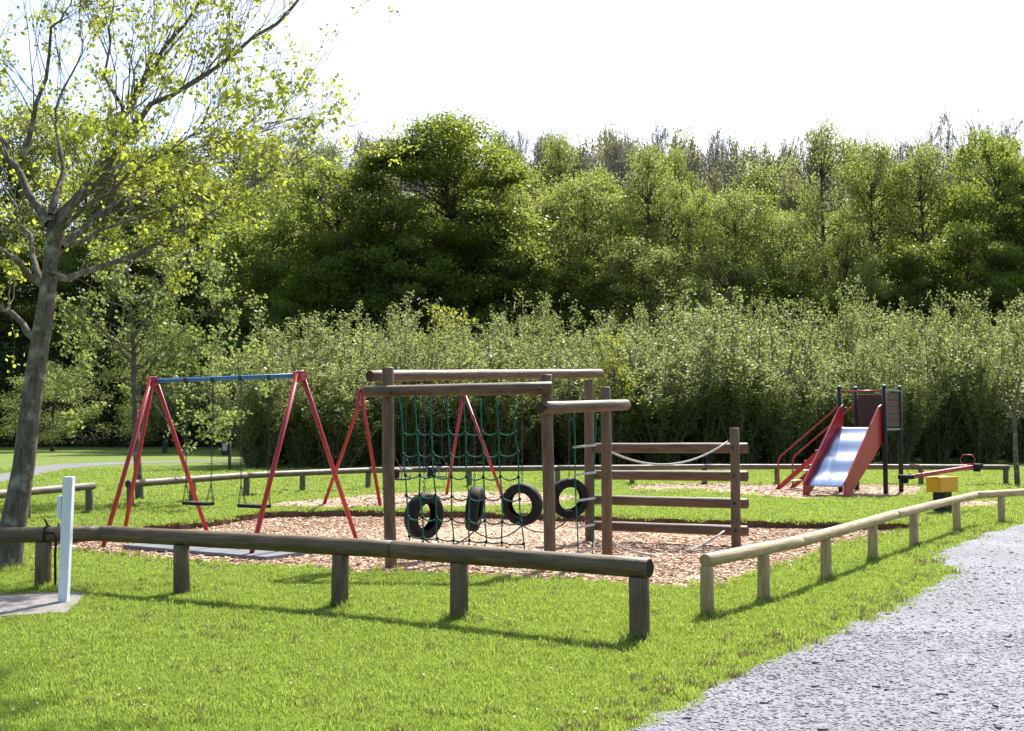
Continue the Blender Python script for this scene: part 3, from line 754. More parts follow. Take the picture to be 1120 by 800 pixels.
# toddler swing
sw2 = thing('swing_set', 'smaller red toddler swing set seen behind the rope net', 'swing set', (-2.0, 24.5, 0))
aL, aR = P(394.5, 427, 22.9), P(507, 430.5, 26.1)
fL = [G(353.5, 551.5), G(416.5, 554)]; fR = [G(488, 541.5), G(551, 544)]
b2d = (aR - aL).normalized()
for ap, fts in ((aL, fL), (aR, fR)):
    for f in fts:
        k_ = f.x - ap.x; knee = ap + Vector((.07 * (1 if k_ > 0 else -1), 0, -.42)) if ap is aL else ap
        m = MB(); m.tube([ap + Vector((.03 * (1 if k_ > 0 else -1), 0, .04)), knee, f - Vector((0, 0, .05))] if ap is aL else [ap + Vector((0, 0, .04)), f - Vector((0, 0, .05))], .036, 12); m.build('leg', M['red'], sw2, True)
m = MB(); m.tube([aL, aR], .036, 12); m.build('crossbar', M['red'], sw2, True)
def cradle(fr_, label):
    c = aL.lerp(aR, fr_); sz = .62; root = thing('toddler_seat', label, 'swing', (c.x, c.y, sz), math.atan2(b2d.y, b2d.x), 'toddler swing seats')
    m = MB(); m.box((0, 0, -.15), (.32, .3, .03)); m.box((0, .15, -.05), (.32, .025, .22)); m.build('seat', M['rubber'], root, bevel=.01)
    m = MB()
    for s in (-1, 1): m.tube([(s * .18, -.17, .06), (s * .18, .17, .06)], .014, 8)
    for s in (-1, 1): m.tube([(-.18, s * .17, .06), (.18, s * .17, .06)], .014, 8)
    for sx in (-1, 1):
        for sy in (-1, 1): m.tube([(sx * .17, sy * .16, .06), (sx * .14, sy * .14, -.15)], .010, 6)
    m.build('safety_bar', M['steel'], root)
    for s in (-1, 1):
        m = MB(); chain(m, (s * .18, 0, .3), (s * .2, 0, c.z - sz - .03), link=.06, r=.006)
        for q in (-1, 1): chain(m, (s * .18, q * .16, .06), (s * .18, 0, .3), link=.06, r=.006)
        m.build('chain', M['chain'], root)
cradle(.36, 'nearer toddler cradle seat hanging behind the left of the rope net')
cradle(.72, 'farther toddler cradle seat hanging behind the middle of the rope net')

# ------------------------------------------------------------ slide (local x along the front edge, y towards the back)
va = Vector((.64, .77, 0)); ua = Vector((.77, -.64, 0))
P3 = Vector((8.69, 26.9, 0)); P1 = P3 - ua * 1.1; mid = (P1 + P3) / 2
sl = thing('slide', 'red metal slide with blue-grey chute, black posts and side steps', 'slide', tuple(mid), math.atan2(ua.y, ua.x))
W, Dp, ZT = .55, .95, 1.52
for x in (-W, W):
    for y in (0, Dp):
        m = MB(); m.tube([(x, y, -.05), (x, y, 2.5)], .055, 16); p_ = m.build('post', M['black'], sl)
        m = MB(); m.tube([(x, y, 2.5), (x, y, 2.525), (x, y, 2.545)], [.062, .060, .03], 16); m.build('post_cap', M['cap'], p_)
m = MB(); m.box((0, Dp / 2, ZT - .04), (2 * W - .12, Dp - .02, .06)); m.build('platform', M['board'], sl, bevel=.006)
m = MB(); m.box((0, -.12, ZT + .012), (.90, .36, .02)); m.build('platform_plate', M['chute'], sl, bevel=.004)
prof = []
n_ = 60
for i in range(n_ + 1):
    t_ = i / n_; y = -.30 - 1.75 * t_
    z = ZT + .02 - (ZT - .25) * (t_ ** 1.0) * 1.0 - 0
    z = .24 + (ZT - .22) * (1 - t_) - .028 * math.sin(t_ * 3 * 2 * PI) * (1 - .3 * t_)
    if t_ > .9: z = max(z, .22 + (1 - t_) * .3)
    prof.append((y, z))
m = MB()
xs_ = np.linspace(-.45, .45, 9)
for (y, z) in prof:
    for x in xs_: m.v.append((x, y, z + .02 * (abs(x) / .45) ** 4))
K = len(xs_)
for i in range(n_):
    for k in range(K - 1): m.face((i * K + k, (i + 1) * K + k, (i + 1) * K + k + 1, i * K + k + 1), ((0, 0), (1, 0), (1, 1), (0, 1)), 0, True)
o = m.build('chute', M['chute'], sl); so = o.modifiers.new('t', 'SOLIDIFY'); so.thickness = .012; so.offset = -1
for s in (-1, 1):
    m = MB(); x = s * .455
    m.slab([(x, -.02, ZT + .56), (x, .02, ZT - .30), (x, -.45, ZT - .62), (x, -1.9, .02), (x, -2.16, .02), (x, -2.12, .34), (x, -.18, ZT + .50)], (s * .045, 0, 0))
    m.build('side_panel', M['red_panel'], sl, bevel=.012)
m = MB(); m.tube([(-W, 0, 2.40), (W, 0, 2.40)], .022, 10); m.build('top_bar', M['red'], sl)
m = MB()
for k in range(5): m.box((0, Dp, ZT + .06 + .16 * k + .05), (2 * W - .12, .03, .152))
m.build('back_panel', M['board'], sl, bevel=.004)
m = MB()
for k in range(5): m.box((W, Dp / 2, ZT + .06 + .16 * k + .05), (.03, Dp - .12, .152))
m.build('side_boards', M['board'], sl, bevel=.004)
for z in (ZT - .02, ZT + .90):
    m = MB(); m.box((W + .004, Dp / 2, z), (.06, Dp - .112, .045)); m.build('side_rail', M['cap'], sl)
for y in (.08, Dp - .08):            # steps come up from the left
    m = MB(); m.slab([(-W - .02, y, ZT - .02), (-W - .02, y, ZT - .22), (-W - 1.62, y, 0), (-W - 1.78, y, 0)], (0, .03, 0)); m.build('stringer', M['red_panel'], sl)
    m = MB(); m.tube([(-W - 1.66, y, -.04), (-W - 1.66, y, .70), (-W - 1.60, y, .82), (-W - .02, y, ZT + .56), (-W + .0, y, ZT + .58)], .020, 10); m.build('handrail', M['red'], sl)
for k in range(5):
    f = (k + .5) / 5.3; m = MB(); m.box((-W - 1.60 + 1.5 * f, Dp / 2, .08 + (ZT - .16) * f), (.18, Dp - .24, .03)); m.build('step', M['steel'], sl, bevel=.005)
# ------------------------------------------------------------ seesaw
c = G(1031, 561); ss = thing('seesaw', 'small seesaw with red plank, orange centre box and dark pedestal', 'seesaw', tuple(c), math.atan2(.6, .8))
m = MB(); m.box((0, 0, .17), (.24, .24, .42)); m.build('pedestal', M['black'], ss, bevel=.01)
m = MB(); m.box((0, 0, .52), (.56, .30, .28)); m.build('centre_box', M['orange'], ss, bevel=.015)
tilt = Matrix.Rotation(-math.atan2(.15, 2.2), 3, 'Y')
m = MB(); m.box((0, 0, .745), (2.1, .09, .07), tilt); m.build('plank', M['red'], ss, bevel=.01)
for s in (-1, 1):
    zc = .745 + s * .075
    m = MB(); m.box((s * 1.10, 0, zc + .01), (.24, .20, .08)); m.box((s * 1.15, 0, zc - .06), (.10, .12, .08)); m.build('seat', M['rubber'], ss, bevel=.02)
    m = MB(); hx = s * .84
    m.tube([(hx, -.13, zc + .05), (hx, -.15, zc + .15), (hx, -.09, zc + .22), (hx, .09, zc + .22), (hx, .15, zc + .15), (hx, .13, zc + .05), (hx, -.13, zc + .05)], .010, 8); m.build('handle', M['red'], ss)
# ------------------------------------------------------------ white standpipe, hose, litter bin
b = G(69.5, 661); top = P(75.6, 521.5, b.y)
wp = thing('standpipe_post', 'white square post with a small side box on the concrete pad', 'post', tuple(b))
d = top - b; zz = d.normalized(); Mx = Matrix((Vector((1, 0, 0)), Vector((0, 1, 0)), zz)).transposed()
m = MB(); m.hexa([(-.041, -.04, 0), (.041, -.04, 0), (.041, .04, 0), (-.041, .04, 0)] + [(d.x + q[0], d.y + q[1], d.z) for q in ((-.044, -.04), (.044, -.04), (.044, .04), (-.044, .04))]); m.build('pillar', M['white'], wp, bevel=.008)
m = MB(); q = d * .76; m.box((q.x - .068, q.y, q.z), (.04, .07, .20)); m.build('tap_box', M['white'], wp, bevel=.006)
m = MB(); q = d * .62; m.tube([(q.x - .07, q.y, q.z + .02), (q.x - .09, q.y, q.z - .06)], .012, 10); m.build('tap', M['steel'], wp)
hp = by_px(54, fr)
m = MB()
m.tube([hp + Vector((-.02 + .086 * 0, .0, 0)) + Vector((0, math.cos(a) * .086, math.sin(a) * .086)) for a in np.linspace(0, 2 * PI, 20)], .012, 8)
e = P(61.5, 590, hp.y - .12)
m.tube([hp + Vector((-.02, -.085, .03)), Vector((e.x - .02, hp.y - .10, .555)), Vector((e.x, hp.y - .12, .50)), Vector((e.x + .0, hp.y - .14, .35)), Vector((e.x + .015, hp.y - .16, .12)), Vector((e.x + .02, hp.y - .18, -.02))], .012, 8)
m.tube([hp + Vector((-.02, 0, .09)), hp + Vector((-.05, 0, .15))], .010, 6)
tag(m.build('hose', M['rubber']), 'thin black hose tied round the dark log rail beside the white post', 'hose')
b = G(251, 515); lb = thing('litter_bin', 'small black dog waste bin with pale notice on a post, far lawn', 'bin', tuple(b))
m = MB(); m.tube([(0, 0, -.05), (0, 0, 1.05)], .055, 10); m.build('post', M['dark_log'], lb)
m = MB(); m.box((-.14, -.03, .79), (.24, .22, .5)); m.box((-.14, -.04, 1.07), (.28, .27, .06)); m.build('bin_body', M['black'], lb, bevel=.015)
m = MB(); m.box((-.14, -.144, .83), (.16, .006, .26)); m.build('notice', paint_mat('faded_notice', (.42, .28, .28), (.5, .4, .4), .6, .2, 9), lb)

# ------------------------------------------------------------ vegetation builders
def grow(p, d, L, r, lvl, mx, out, tips, up=.08, spread=.75, nch=(4, 6), nseg=5, wob=.14, shrink=(.45, .7), rmin=.004, g=rng):
    p = Vector(p); d = Vector(d).normalized(); pts = [p.copy()]; rad = [r]
    for i in range(nseg):
        d = (d + Vector(g.normal(0, wob, 3)) + Vector((0, 0, up))).normalized(); p = p + d * (L / nseg); pts.append(p.copy())
        rad.append(max(rmin, r * (1 - .78 * (i + 1) / nseg)))
    out.append((pts, rad, lvl))
    if lvl < mx:
        for k in range(int(g.integers(nch[0], nch[1] + 1))):
            t_ = g.uniform(.25, 1) if lvl else g.uniform(.3, 1); f = t_ * nseg; i = min(nseg - 1, int(f)); q = pts[i].lerp(pts[i + 1], f - i)
            dd = (pts[i + 1] - pts[i]).normalized(); a = Vector(g.normal(0, 1, 3)); a = (a - dd * a.dot(dd)).normalized()
            grow(q, dd + a * spread * g.uniform(.6, 1.2), L * g.uniform(*shrink) * (1.15 - .4 * t_), max(rmin, rad[i] * .55), lvl + 1, mx, out, tips, up, spread, nch, max(3, nseg - 1), wob, shrink, rmin, g)
    else: tips.append(pts)
def limbs_mb(out, sides=(10, 7, 5, 4, 3)):
    m = MB()
    for pts, rad, lvl in out: m.tube(pts, rad, sides[min(lvl, len(sides) - 1)], False)
    return m
def leaf_quads(pos, size, g, upb=.3, wid=.55, fold=False):
    n = len(pos); ax = g.normal(0, 1, (n, 3)); ax[:, 2] -= .2; ax /= np.linalg.norm(ax, axis=1)[:, None]
    nr = g.normal(0, 1, (n, 3)); nr[:, 2] += upb * 1.2; sd = np.cross(ax, nr); sd /= np.linalg.norm(sd, axis=1)[:, None] + 1e-9
    s = size * g.uniform(.65, 1.3, n); s = s[:, None]
    return np.stack([pos - ax * s * .5, pos + sd * s * wid * .5, pos + ax * s * .5, pos - sd * s * wid * .5], 1)

# near maple at the left: limbs in view follow the photograph, each with its own depth
mp = G(4, 624); YT = mp.y
tree = thing('maple_tree', 'grey-barked young maple with sparse bright leaves at the left edge', 'tree', tuple(mp))
out, tips = [], []
def LP(px, py, dy): return P(px, py, YT + dy) - Vector(mp)
trunk = [LP(1, 634, 0), LP(8, 610, 0), LP(17, 560, 0), LP(26, 510, .02), LP(33, 450, .03), LP(40, 400, .05), LP(48, 350, .05), LP(54, 305, .05), LP(55, 270, .05), LP(56, 236, .05)]
out.append((trunk, [.22, .165, .132, .118, .110, .106, .100, .086, .062, .04], 0))
limbs = [
    ([(54, 300, 0), (68, 235, .1), (105, 190, .4), (135, 130, .8), (150, 97, 1.0), (180, 56, 1.2), (212, 12, 1.5), (260, -60, 1.5), (340, -150, 1.2), (450, -215, 1.0)], .070),  # stretch above the frame added for the shade it casts at lower left
    ([(56, 262, 0), (80, 228, -.2), (112, 195, -.5), (165, 118, -.4), (232, 75, -.2), (300, 25, 0), (345, -20, .2), (430, -80, .3), (520, -130, .5), (590, -170, .8)], .046),  # unseen end above the frame, lengthened to shadow the lower-left lawn
    ([(56, 306, 0), (82, 300, .3), (150, 277, 1.0), (210, 247, 1.6), (285, 199, 2.2), (345, 165, 2.6)], .050),
    ([(54, 245, 0), (22, 195, .3), (2, 158, .5), (-40, 110, .8), (-90, 50, 1)], .060),
    ([(24, 172, .25), (40, 112, .2), (60, 34, .1), (78, 5, 0), (92, -50, -.1)], .035),
    ([(44, 310, 0), (17, 282, -.4), (0, 273, -.7), (-60, 245, -1.2), (-120, 215, -1.6)], .045),
    ([(40, 372, 0), (14, 342, .4), (0, 338, .7), (-50, 328, 1.1), (-110, 300, 1.6)], .045),
    ([(56, 236, .05), (70, 190, .5), (60, 120, 1.1), (90, 60, 1.6), (88, 0, 2.1)], .045),
    ([(60, 280, .1), (110, 232, 1.0), (170, 205, 1.9), (240, 160, 2.6), (300, 140, 3.0)], .045),
    ([(50, 320, .1), (30, 260, .9), (10, 210, 1.6), (-30, 150, 2.2)], .045),
    ([(68, 270, .1), (110, 255, .6), (165, 235, 1.1), (230, 215, 1.5), (290, 185, 1.7)], .03),
    ([(105, 190, .4), (150, 175, .9), (215, 165, 1.4), (275, 145, 1.8), (330, 128, 2.1)], .032),
    ([(56, 260, 0), (95, 225, -.6), (140, 195, -1.1), (190, 160, -1.4), (240, 130, -1.6)], .032),
    ([(430, -80, .3), (480, -140, .3), (530, -190, .3)], .03),  # unseen side limb, added to thicken the lower-left lawn shadow
    ([(345, -20, .2), (420, -100, -.3), (470, -160, -.8), (510, -210, -1.0)], .03),  # another unseen limb added above the frame for the same shadow
    ([(135, 130, .8), (120, 80, .7), (118, 30, .6), (130, -20, .6)], .028),
]
g0 = np.random.default_rng(11)
for pl, r0 in limbs:
    pts = [LP(*q) for q in pl]
    fine = []
    for i in range(len(pts) - 1):
        for t_ in (0, .33, .66): fine.append(pts[i].lerp(pts[i + 1], t_) + Vector(g0.normal(0, .018, 3)) * (1 if fine else 0))
    fine.append(pts[-1]); rad = [max(.006, r0 * (1 - .95 * i / (len(fine) - 1)) ** 1.35) for i in range(len(fine))]
    out.append((fine, rad, 1))
    L = sum((a - b_).length for a, b_ in zip(fine[:-1], fine[1:]))
    for k in range(int(L * 6.2)):
        t_ = g0.uniform(.16, 1) * (len(fine) - 1); i = min(len(fine) - 2, int(t_)); q = fine[i].lerp(fine[i + 1], t_ - i)
        dd = (fine[i + 1] - fine[i]).normalized(); a = Vector(g0.normal(0, 1, 3)); a = (a - dd * a.dot(dd)).normalized()
        grow(q, dd * 1.2 + a * .75 + Vector((0, 0, .15)), g0.uniform(.6, 1.45), max(.0045, rad[i] * .3), 2, 4, out, tips, .07, .6, (2, 4), 4, .12, (.5, .75), .0024, g0)
limbs_mb(out, (18, 10, 5, 4, 3)).build('trunk', M['bark'], tree)
pos = []
for pts in tips:
    w = pts[-1]
    hi = (5.0 < w.z < 7.2 and w.x < 4.6)  # added limbs above the frame keep full leaf to deepen their shade
    if g0.random() < (.62 if hi else .12): continue
    for k in range(int(g0.integers(8, 19) * (.9 if hi else 1))):
        pos.append(tuple(pts[-1].lerp(pts[-2], g0.uniform(0, 1.6)) + Vector(g0.normal(0, .045, 3))))
pos = np.array(pos)
link_mesh('crown', quads_mesh('crown', leaf_quads(pos, .058, g0, .4, .8), M['leaf_maple']), tree)
print('maple leaves', len(pos), 'limbs', len(out))

# generic broadleaf prototype
def broadleaf(H, Rc, cb, nclump, nl, leaf, mat, seed, shape=1.0, clump=1.0, bark='bark_dark', flat=.7, gaps=.12):
    g = np.random.default_rng(seed); out = []
    trunk = [Vector((0, 0, -.3))]; p = Vector((0, 0, 0))
    for i in range(8): p = Vector((g.normal(0, .12) + p.x, g.normal(0, .12) + p.y, H * .88 * (i + 1) / 8)); trunk.append(p.copy())
    r0 = .016 * H
    out.append((trunk, [r0 * (1.15 - .95 * i / 8) for i in range(9)], 0))
    cl = []
    ph = g.uniform(0, 6.28, 4)
    for k in range(nclump):
        t_ = g.uniform(0, 1) ** .85; z = cb + (H - cb) * t_
        env = max(.1, 1 - ((t_ - .42) / .6) ** 2.6) ** .5 if t_ > .42 else .78 + .22 * t_ / .42
        a = g.uniform(0, 6.28); lob = 1 + .16 * math.sin(3 * a + ph[0]) + .12 * math.sin(5 * t_ * 3 + ph[1] + 2 * a)
        rr = Rc * env * lob * (g.uniform(.04, 1) ** .5)
        c = Vector((rr * math.cos(a), rr * math.sin(a), z)); cl.append(c)
        tf = min(7.6, max(1.0, (z - rr * g.uniform(.4, 1.0)) / (H * .88) * 8)) + 0; s = trunk[int(tf)].lerp(trunk[int(tf) + 1], tf % 1)
        mid_ = s.lerp(c, .5) + Vector((0, 0, -.12 * rr)) + Vector(g.normal(0, .2, 3))
        out.append(([s, mid_, c], [r0 * .17, r0 * .10, r0 * .04], 2))
        for q in range(3):
            e_ = c + Vector(g.normal(0, .8 * clump, 3)); out.append(([mid_.lerp(c, .5), e_], [r0 * .08, r0 * .03], 4))
    pos = []
    for c in cl:
        s = clump * g.uniform(.7, 1.45); m_ = int(nl * s * s)
        if g.random() < gaps: m_ //= 4
        v = g.normal(0, 1, (m_, 3)); v /= np.linalg.norm(v, axis=1)[:, None]; rad = g.uniform(.15, 1, m_) ** .5 * (1 + .3 * g.normal(0, 1, m_))
        v = v * rad[:, None] * np.array([s, s, s * flat]); pos.append(v + np.array(c))
    pos = np.concatenate(pos)
    return out, leaf_quads(pos, leaf, g, .9, .7)
PARK = Vector((0, -400, 0))
used = {}; HREF = {}; RREF = {}
def make_proto(key, name, cat_, mats, build):
    out, lv = build
    root = thing(name, 'tree', cat_, (0, 0, 0))
    limbs_mb(out, (10, 7, 5, 4, 3)).build('trunk', M[mats[0]], root)
    if lv is not None: link_mesh('crown', quads_mesh('crown', lv, M[mats[1]]), root)
    vv = lv.reshape(-1, 3) if key[:4] != 'bare' else np.array([tuple(p_) for pts_, _, _ in out for p_ in pts_])
    HREF[key] = float(np.percentile(vv[:, 2], 99.7)); RREF[key] = float(np.percentile(np.hypot(vv[:, 0], vv[:, 1]), 96))
    used[key] = [root, False]
    return root
def place(key, loc, rz, sc, label, group=None):
    root, u = used[key]
    if not u:
        used[key][1] = True; root.location = loc; root.rotation_euler = (0, 0, rz); root.scale = sc
        root['label'] = label
        if group: root['group'] = group
        return root
    o = copy_thing(root, loc, rz, sc, label, group)
    if not group and 'group' in o: del o['group']
    return o
make_proto('dense_a', 'broadleaf_tree', 'tree', ('bark_dark', 'leaf_dense'), broadleaf(22, 6.3, 1.5, 190, 260, .21, None, 21, .75, 1.15, flat=.5, gaps=.08))
make_proto('dense_b', 'broadleaf_tree', 'tree', ('bark_dark', 'leaf_dense'), broadleaf(20, 5.6, 1.2, 160, 240, .21, None, 22, .9, 1.1, flat=.5, gaps=.1))
make_proto('fresh_a', 'broadleaf_tree', 'tree', ('bark_dark', 'leaf_fresh'), broadleaf(19, 4.6, 4.0, 120, 190, .19, None, 23, .85, 1.05, gaps=.28, flat=.6))
make_proto('fresh_b', 'broadleaf_tree', 'tree', ('bark_dark', 'leaf_fresh'), broadleaf(20, 4.2, 5.0, 105, 190, .18, None, 24, .7, .95, gaps=.3, flat=.8))
make_proto('fresh_c', 'broadleaf_tree', 'tree', ('bark_dark', 'leaf_fresh'), broadleaf(18, 5.0, 3.5, 125, 180, .19, None, 25, 1.0, 1.05, gaps=.28, flat=.55))
make_proto('tall', 'broadleaf_tree', 'tree', ('bark_dark', 'leaf_fresh'), broadleaf(22, 3.0, 4.0, 90, 180, .18, None, 26, .9, .95, gaps=.15))
make_proto('round', 'rounded_tree', 'tree', ('bark_dark', 'leaf_small'), broadleaf(8, 3.0, .8, 110, 260, .105, None, 27, .95, .7, gaps=.05))
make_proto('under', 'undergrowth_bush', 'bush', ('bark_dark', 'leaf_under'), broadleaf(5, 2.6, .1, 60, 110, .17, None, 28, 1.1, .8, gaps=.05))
make_proto('yellow', 'golden_bush', 'bush', ('bark_dark', 'leaf_yellow'), broadleaf(7.2, 1.7, 2.5, 50, 90, .15, None, 29, 1.0, .55, gaps=.1))
def bare(seed, H=17, leaves=True, size=.2, dens=.25):
    g = np.random.default_rng(seed); out, tips = [], []
    grow((0, 0, -.3), (0, 0, 1), H * .55, .012 * H, 0, 4, out, tips, .10, .62, (5, 7), 6, .08, (.5, .72), .0125, g)
    pos = np.array([tuple(p_[-1].lerp(p_[0], g.uniform(0, .9)) + Vector(g.normal(0, .2, 3))) for p_ in tips for _ in range(3) if g.random() < dens])
    return out, leaf_quads(pos, size, g, .5, .6)
make_proto('bare_a', 'bare_tree', 'tree', ('twig', 'leaf_olive'), bare(31, 17, dens=.05))
make_proto('bare_b', 'bare_tree', 'tree', ('twig', 'leaf_olive'), bare(32, 18, dens=.3))
make_proto('bare_c', 'bare_tree', 'tree', ('twig', 'leaf_olive'), bare(33, 17, size=.24, dens=1.0))
def willow(seed, H=6.6, n=46):
    g = np.random.default_rng(seed); out = []; pos = []
    for k in range(n):
        a = g.uniform(0, 6.28); lean = g.uniform(.02, .50); h = H * g.uniform(.5, 1.0) * math.cos(lean * 1.7); L = []
        b0 = Vector((.45 * math.cos(a) * g.random(), .45 * math.sin(a) * g.random(), -.1))
        for i in range(7):
            t_ = i / 6; rr = lean * h * (t_ ** 1.25); L.append(b0 + Vector((rr * math.cos(a), rr * math.sin(a), h * t_)) + Vector(g.normal(0, .05, 3)) * t_)
        out.append((L, [.035 * (1 - .8 * i / 6) for i in range(7)], 3))
        for s in range(19):
            t_ = g.uniform(.02, .98) ** .9 * 6; i = min(5, int(t_)); q = L[i].lerp(L[i + 1], t_ - i); aa = g.uniform(0, 6.28)
            e_ = q + Vector((math.cos(aa) * g.uniform(.15, .45), math.sin(aa) * g.uniform(.15, .45), g.uniform(.25, .85)))
            out.append(([q, e_], [.010, .004], 4))
            m_ = int(g.integers(16, 28)); f = g.random(m_)[:, None]
            pos.append(np.array(q)[None] * (1 - f) + np.array(e_)[None] * f + g.normal(0, .07, (m_, 3)))
    return out, leaf_quads(np.concatenate(pos), .115, g, .5, .45)
for k in range(4): make_proto('willow%d' % k, 'willow_shrub', 'shrub', ('willow_bark', 'leaf_willow'), willow(41 + k))

# second small tree behind the first, and the thin tree at the right edge
def small_tree(name, base, pl, label, seed, leafsize, nleaf, r0, levels=(2, 4), dens=5.0, mat='leaf_small', lenr=(.5, 1.2)):
    g = np.random.default_rng(seed); root = thing(name, label, 'tree', tuple(base)); out, tips = [], []
    for li, (pp, r) in enumerate(pl):
        pts = [P(a, b_, base.y + c_) - Vector(base) for a, b_, c_ in pp]; rad = [max(.006, r * (1 - .8 * i / (len(pts) - 1))) for i in range(len(pts))]
        out.append((pts, rad, min(li, 1)))
        L = sum((a - b_).length for a, b_ in zip(pts[:-1], pts[1:]))
        for k in range(int(L * dens)):
            t_ = g.uniform(.35 if li == 0 else .1, 1) * (len(pts) - 1); i = min(len(pts) - 2, int(t_)); q = pts[i].lerp(pts[i + 1], t_ - i)
            dd = (pts[i + 1] - pts[i]).normalized(); a = Vector(g.normal(0, 1, 3)); a = (a - dd * a.dot(dd)).normalized()
            grow(q, dd * .6 + a, g.uniform(*lenr), max(.005, rad[i] * .4), levels[0], levels[1], out, tips, .03, .8, (2, 4), 4, .14, (.5, .75), .004, g)
    limbs_mb(out, (12, 8, 5, 4, 3)).build('trunk', M['bark'], root)
    pos = np.array([tuple(p_[-1].lerp(p_[0], g.uniform(-.1, .8)) + Vector(g.normal(0, .06, 3))) for p_ in tips for _ in range(int(nleaf)) if g.random() < min(1, nleaf)])
    if len(pos): link_mesh('crown', quads_mesh('crown', leaf_quads(pos, leafsize, g, .4, .75), M[mat]), root)
    return root
small_tree('small_tree', G(153, 547), [([(153, 549, 0), (150, 500, 0), (147, 440, 0), (146, 380, .1), (142, 330, .2), (138, 285, .2)], .095), ([(147, 430, 0), (175, 385, .4), (215, 350, .8), (245, 330, 1)], .04), ([(147, 400, 0), (120, 370, -.4), (90, 335, -.7)], .04),
    ([(146, 370, 0), (180, 320, .3), (200, 290, .5)], .035), ([(147, 440, 0), (190, 430, -.5), (222, 428, -.9), (250, 440, -1)], .03), ([(147, 415, 0), (110, 415, .4), (75, 410, .6)], .03)],
    'slim young tree with loose pale leaves behind the left swing frame', 51, .085, 10, .09, (2, 4), 5.5, 'leaf_small', (.5, 1.3))
small_tree('thin_tree', G(1113, 531), [([(1113, 532, 0), (1111, 500, 0), (1110, 470, 0), (1109, 455, 0), (1113, 430, 0), (1117, 405, 0)], .075), ([(1109, 456, 0), (1100, 442, .1), (1096, 425, .2), (1098, 408, .3)], .03)],
    'thin pale leafless young tree at the right edge by the fence end', 52, .1, 0, .05, (3, 4), 2.6, 'leaf_olive', (.3, .7))
# drooping leafy branches of a further tree, left of the willows
# ------------------------------------------------------------ the wood
pr = np.random.default_rng(99)
WIDE = 1.35
def wood(key, px, ptop, Y, wpx, label, group='trees of the wood'):
    x = P(px, 465, Y).x; z0 = hill(x, Y); top = P(px, ptop, Y).z; sz = (top - z0) / HREF[key]; sx = WIDE * wpx / 1260 * Y / 2 / RREF[key]
    place(key, (x, Y, z0 - .1), pr.uniform(0, 6.28), (sx, sx * pr.uniform(.9, 1.1), sz), label, group)
front = [
    ('dense_a', 482, 137, 80, 172, 'large dense dark green tree, broadest and darkest in the wood left of centre'),
    ('dense_b', 527, 150, 81, 90, 'dark right shoulder of the broadest dark crown left of centre'),
    ('dense_b', 372, 176, 78, 135, 'dark leafy tree just left of the broadest dark tree'),
    ('dense_b', 430, 215, 76, 130, 'low dark tree crown in front of the broadest dark tree'),
    ('dense_b', 300, 215, 82, 120, 'dark tree above the left end of the willow thicket'),
    ('fresh_c', 575, 208, 80, 90, 'fresh green rounded tree just right of the broadest dark tree'),
    ('fresh_a', 640, 195, 82, 95, 'light green broad tree above the centre of the thicket'),
    ('fresh_b', 708, 160, 84, 85, 'upright bright green tree right of centre on the skyline'),
    ('fresh_c', 752, 200, 82, 70, 'yellowish tinted tree between two fresh green crowns right of centre'),
    ('fresh_a', 808, 205, 80, 90, 'low green tree with leaning dark stems below bare treetops'),
    ('tall', 904, 134, 80, 58, 'tallest narrow green tree rising over the right part of the wood'),
    ('fresh_b', 855, 235, 78, 75, 'smaller green tree left of the tallest narrow tree'),
    ('fresh_a', 960, 156, 83, 80, 'yellow-green tree just right of the tallest narrow tree'),
    ('fresh_b', 1018, 158, 84, 85, 'pale yellowish loose tree between the narrow tree and right edge'),
    ('dense_b', 1098, 150, 80, 110, 'dense green tree at the right edge of the wood'),
    ('dense_b', 1060, 245, 77, 110, 'darker lower tree below the skyline near the right edge'),
    ('fresh_c', 930, 250, 77, 90, 'low green crown under the tallest narrow tree'),
    ('fresh_a', 700, 262, 77, 95, 'low green tree standing in front, above the thicket centre'),
]
for a in front: wood(*a)
for px, ptop, Y, w_, k in ((230, 190, 92, 110, 'dense_b'), (165, 160, 94, 120, 'dense_a'), (90, 130, 96, 120, 'fresh_c'), (20, 115, 96, 120, 'fresh_a'), (-50, 120, 96, 120, 'dense_b'), (-130, 140, 94, 130, 'dense_a'), (125, 240, 88, 110, 'dense_b'), (45, 250, 88, 110, 'dense_b'), (-30, 240, 88, 120, 'dense_b'), (200, 260, 88, 100, 'dense_b'), (270, 260, 86, 100, 'dense_b')):
    wood(k, px, ptop, Y, w_, 'dark tree of the wood seen through the branches at the left')
for px, ptop, Y, w_, k in ((515, 265, 78, 110, 'dense_b'), (590, 270, 78, 100, 'dense_b'), (790, 275, 77, 100, 'fresh_c'), (860, 290, 77, 100, 'dense_b'), (985, 265, 78, 100, 'dense_b'), (650, 285, 78, 90, 'dense_b'), (1160, 180, 80, 120, 'dense_a'), (1230, 200, 82, 120, 'fresh_c'), (360, 265, 76, 110, 'dense_b'), (1130, 270, 76, 100, 'dense_b')):
    wood(k, px, ptop, Y, w_, 'shaded tree low in the wood just above the willow thicket')
